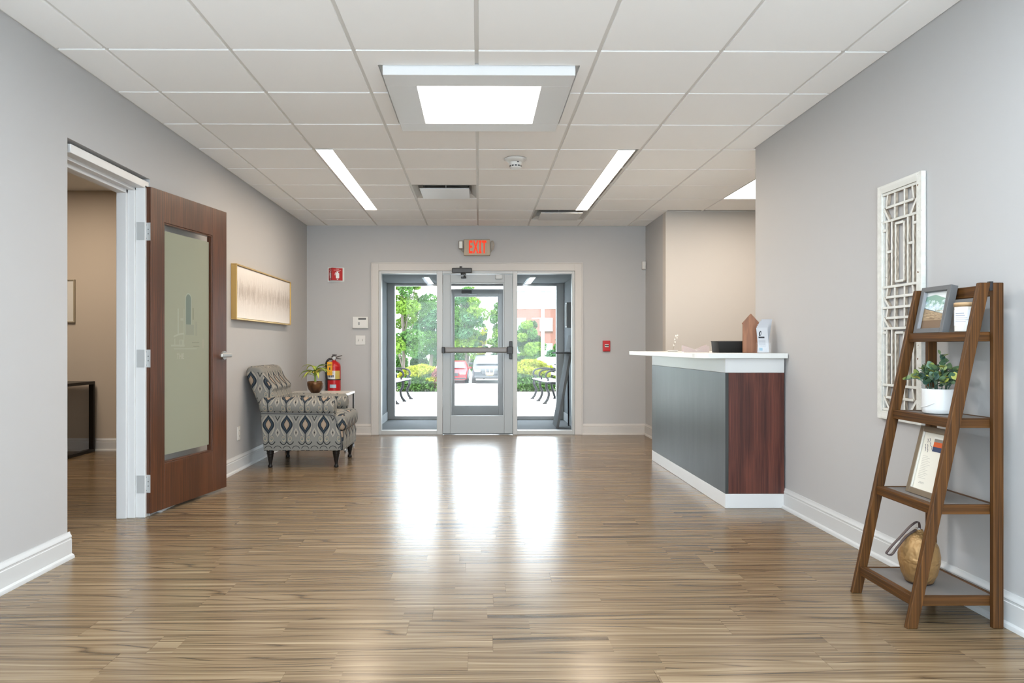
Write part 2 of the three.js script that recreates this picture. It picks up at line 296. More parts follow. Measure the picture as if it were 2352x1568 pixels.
{
  const d = glassDoor('door_1', -0.437, 0.416, 0.012, 1.953, ZB - 0.018, -0.345, 0.313, 0.217, 1.857, M.alu);
  const pb = sub('panic_bar', d); pb.userData.label = 'silver push bar with black end caps';
  part('tube', rb(-0.41, 0.345, 0.998, 1.064, ZB + 0.045, ZB + 0.085, 0.018, 3), mat([0.24, 0.24, 0.25], 0.5, { metalness: 0.3 }), pb);
  part('end_cap', [rb(-0.445, -0.41, 0.994, 1.068, ZB - 0.018, ZB + 0.088, 0.006)], M.dark, pb);
  part('latch_box', [rb(0.345, 0.415, 0.985, 1.072, ZB - 0.018, ZB + 0.088, 0.008), rb(0.375, 0.412, 0.92, 1.14, ZB - 0.018, ZB + 0.02, 0.006)], M.dark, pb);
  const cl = sub('door_closer', d);
  part('closer_body', [rb(-0.324, -0.08, 1.966, 2.026, ZB + 0.026, ZB + 0.075, 0.012, 3), cyl(0.016, 0.016, 0.02, -0.215, 2.026, ZB + 0.05)], M.darkGrey, cl);
  part('closer_arm', [bar([-0.205, 1.955, ZB + 0.05], [-0.16, 1.94, ZB + 0.19], 0.022, 0.008), bar([-0.16, 1.94, ZB + 0.19], [-0.175, 1.915, ZB - 0.01], 0.02, 0.008), rb(-0.215, -0.15, 1.903, 1.925, ZB - 0.018, ZB + 0.012, 0.005), cyl(0.012, 0.012, 0.03, -0.205, 1.945, ZB + 0.05)], M.dark, cl);
  part('strike_box', rb(0.205, 0.29, 1.895, 1.95, ZB - 0.018, ZB + 0.012, 0.006), M.aluLight, d);
  const o = glassDoor('door_2', -0.436, 0.386, 0.012, 1.92, -10.85, -0.365, 0.295, 0.192, 1.82, M.alu);
  part('door_closer', [rb(-0.25, -0.1, 1.845, 1.9, -10.85, -10.79, 0.012), bar([-0.14, 1.84, -10.8], [-0.02, 1.83, -10.68], 0.02, 0.01)], M.darkGrey, o);
}

// ------------------------------------------------------------------ lamps
function lampThing(name, label, pos, w, d, drop, rgb, k, gk, group) {
  const t = thing(name, label, 'ceiling light', pos, 0, group), m = glow(rgb.map((c) => mix(1, c, 0.35)), gk);
  part('housing', [bb(-w / 2 - 0.004, -w / 2, 0, 0.06, -d / 2, d / 2), bb(w / 2, w / 2 + 0.004, 0, 0.06, -d / 2, d / 2), bb(-w / 2, w / 2, 0.055, 0.06, -d / 2, d / 2), bb(-w / 2, w / 2, 0, 0.06, -d / 2 - 0.004, -d / 2), bb(-w / 2, w / 2, 0, 0.06, d / 2, d / 2 + 0.004)], M.whitePaint, t);
  part('diffuser', bb(-w / 2 + 0.0005, w / 2 - 0.0005, 0.006, 0.012, -d / 2 + 0.001, d / 2 - 0.001), m, t);
  areaLight(t, w * 0.97, d * 0.99, 0, 0.003, 0, rgb, k);
  return t;
}
{
  const t = thing('ceiling_light', 'large square white box lamp hanging below the ceiling with a bright square panel', 'ceiling light', [0.0025, 0, -4.355]);
  const y = 2.494, a = 0.505, p = 0.338;
  part('frame', [rb(-a, a, y, y + 0.1, p, a, 0.004), rb(-a, a, y, y + 0.1, -a, -p, 0.004), rb(-a, -p, y, y + 0.1, -p, p, 0.003), rb(p, a, y, y + 0.1, -p, p, 0.003)], M.whitePaint, t);
  part('diffuser', bb(-p, p, y + 0.01, y + 0.016, -p, p), M.lampGlow, t);
  areaLight(t, 2 * p * 0.98, 2 * p * 0.98, 0, y + 0.006, 0, [1, 0.96, 0.91], LAMP.panel);
  const zc = (lamps.sz[0] + lamps.sz[1]) / 2, L = lamps.sz[1] - lamps.sz[0];
  lampThing('linear_light', 'long narrow recessed light strip on the left half of the ceiling', [-1.1525, HC, zc], 0.125, L, 0, [1, 0.81, 0.6], LAMP.strip, 2.2);
  lampThing('linear_light', 'long narrow recessed light strip on the right half of the ceiling, above the desk', [1.1075, HC, zc], 0.125, L, 0, [1, 0.81, 0.6], LAMP.strip, 2.2);
  lampThing('recessed_light', 'bright recessed light panel in the reception ceiling beyond the right wall corner', [2.735, HC, -6.70], 0.6, 1.2, 0, [1, 0.88, 0.74], LAMP.reception, 1.8);
  lampThing('recessed_light', 'recessed light panel in the office ceiling, seen through the open doorway', [-3.95, 2.67, -6.15], 0.6, 1.2, 0, [1, 0.82, 0.62], LAMP.office, 1.8);
  lampThing('linear_light', 'short light strip in the vestibule ceiling behind the left sidelight', [-0.69, 1.988, -10.26], 0.06, 1.0, 0, [1, 0.95, 0.86], LAMP.vestibule, 1.6);
  lampThing('linear_light', 'short light strip in the vestibule ceiling behind the right sidelight', [0.72, 1.988, -10.26], 0.07, 1.0, 0, [1, 0.95, 0.86], LAMP.vestibule, 1.6);
  lampThing('linear_light', 'added fill light strip in the hall ceiling, out of view overhead, left side', [-1.1525, HC - 0.012, -1.2], 0.125, 2.43, 0, [0.75, 0.885, 1], LAMP.rearFill, 2, 'added fill strips out of view');  // this strip and the next are added, unseen, as cool fill for near walls
  lampThing('linear_light', 'added fill light strip in the hall ceiling, out of view overhead, right side', [1.1075, HC - 0.012, -1.2], 0.125, 2.43, 0, [0.75, 0.885, 1], LAMP.rearFill, 2, 'added fill strips out of view');
}
// diffusers, detector
function vent(pos, label) {
  const t = thing('air_diffuser', label, 'air vent', pos, 0, 'ceiling air diffusers');
  const a = 0.293, b = 0.228, c = 0.25;
  const pan = [[-a, -a, a, -a], [a, -a, a, a], [a, a, -a, a], [-a, a, -a, -a]], v = [];
  const ring = (x0, z0, x1, z1, y0, s, y1) => { const P = [x0, y0, z0], Q = [x1, y0, z1], R = [x1 * s, y1, z1 * s], S = [x0 * s, y1, z0 * s]; v.push(...P, ...Q, ...R, ...P, ...R, ...S); };
  for (const [x0, z0, x1, z1] of pan) { ring(x0, z0, x1, z1, 0.0, c / a, 0.03); ring(x0 * c / a, z0 * c / a, x1 * c / a, z1 * c / a, 0.03, 0.9, 0.09); }
  const g = new THREE.BufferGeometry(); g.setAttribute('position', new THREE.Float32BufferAttribute(v, 3)); g.setAttribute('uv', new THREE.Float32BufferAttribute(new Array(v.length / 3 * 2).fill(0), 2)); g.computeVertexNormals();
  part('pan', [g], mat([0.6, 0.59, 0.56], 0.6, { side: THREE.DoubleSide }), t);
  part('neck', bb(-0.21, 0.21, 0.088, 0.1, -0.21, 0.21), M.dark, t);
  part('plaque', [rb(-b, b, -0.022, -0.012, -b, b, 0.003)], M.whitePaint, t); part('hanger', bb(-0.006, 0.006, -0.012, 0.088, -0.1, -0.09), M.grid, t);
  return t;
}
vent([-0.315, HC + 0.002, -7.003], 'square ceiling air diffuser left of the smoke detector, fully in front of the exit');
vent([0.905, HC + 0.002, -8.223], 'square ceiling air diffuser at the far end of the right light strip');
{
  const t = thing('smoke_detector', 'round white smoke detector hanging from the ceiling', 'smoke detector', [0.288, HC, -5.74]);
  part('base_plate', lathe([[0, 0], [0.086, 0], [0.086, -0.012], [0.075, -0.02], [0.055, -0.032], [0, -0.032]].reverse(), 40), M.whitePlastic, t);
  part('sensor_head', lathe([[0.05, -0.03], [0.05, -0.05], [0.047, -0.056], [0.047, -0.07], [0.04, -0.078], [0.03, -0.084], [0, -0.086]].reverse(), 40), M.whitePlastic, t);
  for (let k = 0; k < 12; k++) { const a = k / 12 * 6.283; part('vent_slot', new THREE.BoxGeometry(0.003, 0.0115, 0.016).translate(0.0462, -0.063, 0).rotateY(-a), M.darkGrey, t); }
   part('indicator', rb(0.01, 0.024, -0.042, -0.034, 0.046, 0.052, 0.002), M.darkGrey, t);
}

// ------------------------------------------------------------------ left doorway: frame and open door
{
  const f = new THREE.Group(); f.name = 'trim_3'; f.userData.kind = 'structure'; scene.add(f);
  // hollow metal frame set in the wall opening (z -4.70 .. -3.76), face 3 cm behind the wall face
  const y = 2.138, xi = -2.262, xo = -2.096;
  part('hinge_jamb', [rb(xi, -2.20, 0, 2.09, -4.70, -4.615, 0.003), rb(-2.2, -2.155, 0, 2.09, -4.70, -4.632, 0.003), rb(-2.155, xo, 0, 2.09, -4.70, -4.645, 0.003)], M.whitePaint, f);
  part('head_jamb', [rb(xi, -2.20, 2.035, 2.11, -4.70, -3.80, 0.003), rb(-2.2, -2.155, 2.055, 2.11, -4.70, -3.80, 0.003), rb(-2.155, xo, 2.072, 2.118, -4.70, -3.80, 0.003)], M.whitePaint, f);
  part('strike_jamb', rb(xi, -2.15, 0, 2.11, -3.795, -3.762, 0.003), M.whitePaint, f);
}
const logoTex = canvasTex(640, 1610, (c, w, h) => {
  c.fillStyle = '#c3c6b4'; c.fillRect(0, 0, w, h);
  const g = (x, y, ww, hh, col) => { c.fillStyle = col; c.fillRect(x, y, ww, hh); };
  const X = (t) => 60 + t * 5.2, Y = (t) => 420 + (t - 600) * 3.2 * 1.0;   // etched emblem: tall round topped tower over an arched base
  g(X(22), Y(640), 22, 200, '#cfd2c5'); g(X(30), Y(662), 40, 18, '#cfd2c5'); g(X(38), Y(640), 16, 230, '#c9cdc0');
  c.fillStyle = '#8fa09b'; c.beginPath(); c.arc(X(52), Y(616), 36, Math.PI, 0); c.lineTo(X(52) + 36, Y(676)); c.lineTo(X(52) - 36, Y(676)); c.fill();
  c.strokeStyle = '#ccd4c9'; c.lineWidth = 9; c.beginPath(); c.arc(X(52), Y(616), 42, Math.PI, 0); c.lineTo(X(52) + 42, Y(700)); c.moveTo(X(52) - 42, Y(616)); c.lineTo(X(52) - 42, Y(700)); c.stroke();
  g(X(64), Y(636), 14, 90, '#a2a896'); g(X(50) - 30, Y(676), 120, 80, '#b5bbae'); g(X(72), Y(668), 26, 110, '#bbbfb0');
  c.strokeStyle = '#d3d6c9'; c.lineWidth = 13; c.beginPath(); c.moveTo(X(12), Y(706)); c.quadraticCurveTo(X(24), Y(699), X(40), Y(698)); c.stroke();
  g(X(14), Y(710), 12, 50, '#d0d3c6'); g(X(27), Y(712), 70, 54, '#ced1c3'); g(X(30), Y(714), 16, 40, '#bfc3b4'); g(X(5), Y(724), 190, 14, '#d0d3c6'); g(X(12), Y(732), 330, 9, '#cdd0c3');
  g(X(62), Y(718), 110, 6, '#aab09f'); g(X(66), Y(727), 90, 6, '#a8ae9d'); g(X(92), Y(710), 22, 74, '#cbc8ba');
  c.fillStyle = '#d9d8cc'; c.font = 'bold 58px sans-serif'; c.fillText('THE', X(20), Y(757));
});
{
  const hingeSteel = mat([0.5, 0.51, 0.51], 0.45, { metalness: 0.25 }); const L = 0.907, ang = Math.atan2(0.173, 0.89), t = thing('wooden_door', 'open reddish brown wooden door with a tall frosted glass panel and lever handle', 'door', [-2.067, 0, -4.66], 0);
  t.rotation.y = Math.PI / 2 - ang;        // local x runs from the hinge to the free edge, local +z faces the hall
  const tk = 0.044, y0 = 0.022, y1 = 2.083, g0 = 0.14, g1 = 0.715, b0 = 0.317, b1 = 1.88;
  const w = (x0, x1, a, b, gr) => uvm(rb(x0, x1, a, b, -tk, 0, 0.002, 1), 0.5, 1.0, gr, x0 * 3.1, a * 0.7);
  part('stile', w(0, g0, y0, y1, 'y'), M.mahogany, t); part('stile', w(g1, L, y0, y1, 'y'), M.mahogany, t);
  part('rail', w(g0, g1, b1, y1, 'y'), M.mahogany, t); part('rail', w(g0, g1, y0, b0, 'y'), M.mahogany, t);
  const bead = (x0, x1, a, b) => rb(x0, x1, a, b, -tk + 0.004, -0.004, 0.002, 1);
  part('glazing_bead', [bead(g0, g0 + 0.01, b0, b1), bead(g1 - 0.01, g1, b0, b1), bead(g0 + 0.01, g1 - 0.01, b1 - 0.01, b1), bead(g0 + 0.01, g1 - 0.01, b0, b0 + 0.01)].map((g) => uvm(g, 0.5, 1)), M.mahogany, t);
  const pane = part('pane', bb(g0 + 0.01, g1 - 0.01, b0 + 0.01, b1 - 0.01, -0.025, -0.019), M.glass, t);
  const film = new THREE.PlaneGeometry(g1 - g0 - 0.05, b1 - b0 - 0.1, 1, 1); film.translate((g0 + g1) / 2 + 0.004, (b0 + b1) / 2, -0.0185);
  const fm = part('frosted_film', film, mat(0xd0d0c8, 0.85, { map: logoTex, transmission: 0.35, thickness: 0, side: THREE.DoubleSide }), pane, 'frosted film etched with a building emblem'); void fm;
  const hd = sub('handle', t, [0.862, 1.01, 0]); hd.userData.label = 'brushed steel lever handle';
  part('rose', [cyl(0.032, 0.032, 0.012, 0, 0, 0, 32).rotateX(Math.PI / 2), cyl(0.032, 0.032, 0.012, 0, 0, 0, 32).rotateX(-Math.PI / 2).translate(0, 0, -tk)], M.steel, hd);
  part('lever', [cyl(0.014, 0.012, 0.06, 0, 0, 0, 16).rotateX(Math.PI / 2), rb(-0.125, 0.016, -0.014, 0.014, 0.046, 0.064, 0.007, 3), cyl(0.011, 0.011, 0.05, 0, 0, 0, 16).rotateX(-Math.PI / 2).translate(0, 0, -tk), rb(-0.125, 0.012, -0.012, 0.012, -tk - 0.052, -tk - 0.038, 0.006, 3)], M.steel, hd);
  for (const hy of [1.80, 1.0, 0.21]) {
    const h = sub('hinge', t, [0, hy, -tk]);
    const kn = []; for (let k = 0; k < 5; k++) kn.push(cyl(0.0075, 0.0075, 0.0215, -0.012, -0.056 + k * 0.0225, -0.012, 14));
    part('knuckle', kn, hingeSteel, h);
    const inv = new THREE.Quaternion().setFromAxisAngle(V(0, 1, 0), -(Math.PI / 2 - ang));
    const leafOnDoor = bb(-0.0025, -0.0002, -0.056, 0.056, -0.006, 0.042);
    part('leaf', leafOnDoor, hingeSteel, h);
    const jl = new THREE.BoxGeometry(0.05, 0.112, 0.0024).applyQuaternion(inv); const p = V(-2.123, hy, -4.6435).sub(V(-2.067, 0, -4.66)).applyQuaternion(inv); p.y = hy;
    jl.translate(p.x, 0, p.z + tk); part('leaf', jl, hingeSteel, h);
    const sc = []; for (const [sy, sz] of [[0.042, 0.014], [0.014, 0.028], [-0.014, 0.028], [-0.042, 0.014]]) sc.push(cyl(0.0035, 0.0035, 0.001, 0, 0, 0, 10).rotateZ(Math.PI / 2).translate(-0.0028, sy, sz));
    part('screw', sc, M.darkGrey, h);
  }
}
// office
{
  const t = thing('console_table', 'dark slim metal framed table standing in the office beyond the doorway', 'table', [-3.93, 0, -7.24]);
  const b = 0.028; const m = M.black;
  part('tabletop', rb(-1.4, 0, 0.69, 0.72, -0.34, 0.34, 0.003), m, t);
  for (const x of [0, -1.4 + 0.05]) { part('leg', rb(x - 0.05, x, 0.03, 0.69, -0.34, -0.31, 0.002), m, t); part('leg', rb(x - 0.05, x, 0.03, 0.69, 0.31, 0.34, 0.002), m, t); part('foot_rail', rb(x - 0.05, x, 0, 0.03, -0.34, 0.34, 0.002), m, t); }
  const p = thing('picture_frame', 'pale picture in a thin frame on the office wall, seen through the doorway', 'picture', [-4.4, 1.32, -7.62]);
  part('frame', [rb(-0.25, 0.25, 0, 0.014, 0.001, 0.025, 0.003), rb(-0.25, 0.25, 0.43, 0.444, 0.001, 0.025, 0.003), rb(-0.25, -0.236, 0.014, 0.43, 0.001, 0.025, 0.003), rb(0.236, 0.25, 0.014, 0.43, 0.001, 0.025, 0.003)], mat([0.35, 0.3, 0.22], 0.5), p);
  part('print', bb(-0.236, 0.236, 0.014, 0.43, 0.002, 0.016), mat([0.62, 0.6, 0.55], 0.7), p);
}
// ------------------------------------------------------------------ painting on the left wall
const paintTex = canvasTex(1400, 380, (c, w, h) => {
  const g = c.createLinearGradient(0, 0, 0, h); g.addColorStop(0, '#e8e4e0'); g.addColorStop(0.45, '#cfc7c0'); g.addColorStop(0.6, '#d5cec8'); g.addColorStop(1, '#f0eeec'); c.fillStyle = g; c.fillRect(0, 0, w, h);
  for (let i = 0; i < 1500; i++) { const x = rnd() * w, y = h * (0.48 + 0.16 * (rnd() + rnd() - 1)), l = rr(30, 120), a = rr(0.05, 0.22), d = rnd(); c.strokeStyle = d < 0.55 ? `rgba(124,108,96,${a})` : d < 0.75 ? `rgba(88,76,68,${a})` : `rgba(245,240,234,${a * 1.5})`; c.lineWidth = rr(1, 5); c.beginPath(); c.moveTo(x, y - l / 2); c.lineTo(x + rr(-6, 6), y + l / 2); c.stroke(); }
  for (let i = 0; i < 260; i++) { const x = rnd() * w, y = rnd() * h, l = rr(40, 140); c.strokeStyle = `rgba(248,244,240,${rr(0.1, 0.35)})`; c.lineWidth = rr(2, 7); c.beginPath(); c.moveTo(x, y); c.lineTo(x + rr(-4, 4), y + l); c.stroke(); }
});
{
  const t = thing('painting', 'long abstract painting of beige vertical strokes in a gold frame on the left wall', 'painting', [XL, 1.305, -7.13]);
  const L = 0.9, h = 0.472, d = 0.05;
  part('frame', [rb(0.001, d, 0, 0.012, -L, L, 0.002), rb(0.001, d, h - 0.012, h, -L, L, 0.002), rb(0.001, d, 0.012, h - 0.012, -L, -L + 0.012, 0.002), rb(0.001, d, 0.012, h - 0.012, L - 0.012, L, 0.002)], M.gold, t);
  const g = bb(0.004, d - 0.012, 0.016, h - 0.016, -L + 0.016, L - 0.016), p = g.attributes.position, uv = g.attributes.uv; for (let i = 0; i < p.count; i++) uv.setXY(i, 0.5 - p.getZ(i) / (2 * L), p.getY(i) / h);
  part('canvas', g, mat(0xffffff, 0.8, { map: paintTex }), t);
}
// ------------------------------------------------------------------ wall fittings
function plate(name, label, cat, pos, turn, w, h, kids) {
  const t = thing(name, label, cat, pos, turn); part('cover_plate', rb(-w / 2, w / 2, -h / 2, h / 2, 0.0005, 0.007, 0.003), M.whitePlastic, t); kids(t); return t;
}
plate('wall_outlet', 'white electrical outlet low on the left wall behind the armchair', 'outlet', [XL, 0.32, -6.42], Math.PI / 2, 0.075, 0.12, (t) => { for (const y of [-0.024, 0.024]) { const s = part('socket', rb(-0.017, 0.017, y - 0.015, y + 0.015, 0.006, 0.0095, 0.004), M.whitePlastic, t); part('slot', [bb(-0.008, -0.005, y - 0.004, y + 0.007, 0.009, 0.0098), bb(0.005, 0.008, y - 0.004, y + 0.007, 0.009, 0.0098)], M.darkGrey, s); } });
plate('light_switch', 'white double toggle switch plate below the keypad beside the door casing', 'switch', [-1.438, 1.152, ZB], 0, 0.116, 0.116, (t) => { for (const x of [-0.024, 0.024]) part('toggle', [rb(x - 0.006, x + 0.006, -0.013, 0.013, 0.006, 0.009, 0.001), rb(x - 0.0045, x + 0.0045, -0.01, 0.002, 0.008, 0.02, 0.002)], mat([0.5, 0.49, 0.47], 0.5), t); });
{
  const t = thing('alarm_keypad', 'white wall keypad with a dark display strip beside the entrance', 'keypad', [-1.436, 1.365, ZB]);
  part('housing', rb(-0.096, 0.096, -0.07, 0.07, 0.001, 0.03, 0.006), M.whitePlastic, t); part('display', rb(-0.024, 0.07, 0.035, 0.054, 0.028, 0.032, 0.002), M.darkGrey, t);
  part('keyhole', [rb(-0.022, -0.008, -0.03, 0.005, 0.028, 0.032, 0.003)], M.midGrey, t); part('door_flap', rb(-0.088, 0.088, -0.062, 0.026, 0.028, 0.0305, 0.003), M.whitePlastic, t);
}
{
  const t = thing('fire_alarm_pull', 'small red fire alarm pull station on the wall right of the entrance', 'fire alarm', [1.558, 1.08, ZB]);
  part('backplate', rb(-0.045, 0.045, -0.066, 0.066, 0.001, 0.03, 0.006), M.red, t); part('handle', rb(-0.024, 0.024, -0.014, 0.022, 0.028, 0.04, 0.004), M.whitePlastic, t); part('handle_recess', rb(-0.024, 0.024, -0.001, 0.012, 0.039, 0.042, 0.001), M.dark, t); part('lower_cover', rb(-0.04, 0.04, -0.06, -0.024, 0.028, 0.036, 0.004), M.red, t);
}
{
  const t = thing('motion_sensor', 'small white motion sensor high in the far right corner', 'sensor', [2.012, 2.06, ZB]);
  part('housing', rb(-0.022, 0.022, -0.05, 0.05, 0.001, 0.05, 0.008), M.whitePlastic, t); part('lens', rb(-0.017, 0.017, -0.04, -0.005, 0.045, 0.054, 0.006), mat([0.7, 0.7, 0.68], 0.25), t);
}
const font = await new FontLoader().loadAsync('fonts/droid/droid_sans_bold.typeface.json');
{
  const t = thing('exit_sign', 'beige exit sign with red glowing letters and side lamp heads above the door', 'exit sign', [-0.02, 2.275, ZB]);
  part('housing', rb(-0.16, 0.16, -0.098, 0.098, 0.001, 0.055, 0.01, 3), mat([0.45, 0.36, 0.26], 0.45), t);
  const tx = (s, y0, m, nm) => { const g = new TextGeometry(s, { font, size: 0.1, depth: 0.003, curveSegments: 4 }); g.computeBoundingBox(); const b = g.boundingBox; g.translate(-b.min.x, -b.min.y, 0); g.scale(0.212 / (b.max.x - b.min.x), 0.155 / (b.max.y - b.min.y), 1); g.translate(-0.098, y0, 0.0545); return part(nm, g, m, t); };
  tx('EXIT', -0.072, new THREE.MeshStandardMaterial({ color: 0x8a1408, emissive: new THREE.Color().setRGB(1, 0.06, 0.02), emissiveIntensity: 0.3 }), 'letter_light');
  const lh = sub('lamp_head', t, [-0.195, 0.03, 0.05]); part('head_shell', rb(-0.028, 0.028, -0.05, 0.05, -0.03, 0.015, 0.01, 3), mat([0.3, 0.28, 0.24], 0.5), lh); part('lens', rb(-0.021, 0.021, -0.042, 0.042, 0.012, 0.02, 0.006, 2), mat([0.8, 0.82, 0.8], 0.2), lh);
  part('bracket', [tube([[-0.155, -0.06, 0.03], [-0.175, -0.045, 0.035], [-0.195, -0.02, 0.03]], 0.006, 10, 6)], mat([0.4, 0.36, 0.3], 0.5), t);
  const l2 = sub('lamp_head', t, [0.185, 0.025, 0.05], -0.9); part('head_shell', [new THREE.TorusGeometry(0.04, 0.007, 8, 28).scale(0.75, 1.25, 1)], mat([0.42, 0.38, 0.33], 0.5), l2); part('lens', cyl(0.034, 0.034, 0.006, 0, 0, 0, 28).rotateX(Math.PI / 2).scale(0.75, 1.25, 1), mat([0.5, 0.48, 0.44], 0.3), l2);
  part('bracket', [tube([[0.155, -0.06, 0.03], [0.172, -0.045, 0.035], [0.182, -0.02, 0.045]], 0.006, 10, 6)], mat([0.4, 0.36, 0.3], 0.5), t);
}
const fireTex = canvasTex(256, 384, (c, w, h) => {
  c.fillStyle = '#b3131b'; c.fillRect(0, 0, w, h); c.fillStyle = '#f3d5d5'; c.font = 'bold 40px sans-serif'; c.textAlign = 'center'; c.fillText('FIRE', w / 2, 50); c.font = 'bold 25px sans-serif'; c.fillText('EXTINGUISHER', w / 2, 80, 230);
  c.fillStyle = '#eef4f4'; c.beginPath(); c.roundRect(88, 150, 84, 170, 26); c.fill(); c.fillRect(112, 118, 34, 40); c.fillRect(104, 104, 74, 14); c.strokeStyle = '#eef4f4'; c.lineWidth = 12; c.beginPath(); c.moveTo(112, 128); c.quadraticCurveTo(62, 140, 70, 230); c.stroke(); c.beginPath(); c.moveTo(100, 340); c.lineTo(156, 340); c.lineTo(128, 366); c.fill();
});
{
  const t = thing('fire_extinguisher_sign', 'red projecting fire extinguisher sign with white pictograms high on the back wall', 'sign', [-1.735, 1.948, ZB]);
  part('backing', rb(-0.1, 0.1, -0.085, 0.085, 0.0005, 0.004, 0.003), mat([0.75, 0.8, 0.78], 0.4), t);
  const apex = -0.032, L = -0.088, R = 0.08, dz = 0.075;
  for (const [x0, x1] of [[L, apex], [apex, R]]) {
    const z0 = x0 === L ? 0.004 : dz, z1 = x1 === R ? 0.004 : dz, len = Math.hypot(x1 - x0, z1 - z0), g = new THREE.BoxGeometry(len, 0.15, 0.003); g.rotateY(-Math.atan2(z1 - z0, x1 - x0)); g.translate((x0 + x1) / 2, 0.002, (z0 + z1) / 2);
    part('sign_panel', g, mat(0xffffff, 0.4, { map: fireTex }), t);
  }
}
{
  const t = thing('fire_extinguisher', 'red fire extinguisher with a yellow tag on the back wall beside the potted plant', 'fire extinguisher', [-1.74, 0.47, ZB + 0.095]);
  part('cylinder', lathe([[0, 0], [0.07, 0], [0.076, 0.006], [0.078, 0.02], [0.078, 0.36], [0.074, 0.385], [0.06, 0.408], [0.035, 0.424], [0.02, 0.43], [0.02, 0.44], [0, 0.44]], 40), M.red, t);
  const lab = canvasTex(512, 256, (c, w, h) => { c.fillStyle = '#e4e6ea'; c.fillRect(0, 0, w, h); c.fillStyle = '#c8b25e'; c.fillRect(330, 0, 182, h); c.fillStyle = '#3b3f55'; for (let i = 0; i < 4; i++) { c.fillRect(60 + i * 62, 130, 34, 74); c.fillRect(40, 30 + i * 20, 240, 6); } });
  const band = new THREE.CylinderGeometry(0.0788, 0.0788, 0.1, 32, 1, true, -1.2, 2.4); part('instruction_label', band.translate(0, 0.265, 0), mat(0xffffff, 0.5, { map: lab }), t);
  part('retaining_strap', new THREE.CylinderGeometry(0.0795, 0.0795, 0.012, 36, 1, true).translate(0, 0.208, 0), M.dark, t);
  const oval = new THREE.CylinderGeometry(0.079, 0.079, 0.04, 16, 1, true, -0.5, 1.0).translate(0, 0.13, 0); part('brand_plate', oval, mat([0.45, 0.62, 0.72], 0.4), t);
  part('valve', [cyl(0.017, 0.015, 0.045, 0, 0.44, 0), rb(-0.022, 0.022, 0.452, 0.478, -0.02, 0.02, 0.005)], M.steel, t);
  part('handle', [bar([-0.03, 0.478, 0.0], [0.03, 0.505, 0.0], 0.014, 0.02), bar([0.0, 0.47, 0.0], [0.1, 0.496, 0.02], 0.008, 0.016), bar([0.0, 0.465, 0], [0.085, 0.455, 0.01], 0.006, 0.016), cyl(0.016, 0.016, 0.02, -0.005, 0.49, 0.0, 16)], mat([0.06, 0.045, 0.045], 0.35), t);
  part('hose', tube([[-0.02, 0.455, 0.01], [-0.06, 0.45, 0.02], [-0.088, 0.41, 0.02], [-0.094, 0.33, 0.01], [-0.09, 0.2, 0.0], [-0.09, 0.05, 0.0]], 0.0125, 40, 10), M.dark, t);
  const tg = part('inspection_tag', [rb(-0.032, 0.032, -0.085, 0.075, 0, 0.002, 0.001, 1)], mat([0.85, 0.42, 0.03], 0.5), t); tg.position.set(-0.035, 0.345, 0.083); tg.rotation.y = -0.15;
  part('tag_print', rb(-0.008, 0.008, -0.02, 0.01, 0.002, 0.003, 0.0005, 1), M.darkGrey, tg); part('tag_print', rb(-0.022, 0.022, 0.035, 0.045, 0.002, 0.003, 0.0005, 1), M.darkGrey, tg);
  part('bracket', [rb(-0.02, 0.02, 0.05, 0.4, -0.094, -0.074, 0.003)], M.steel, t);
}

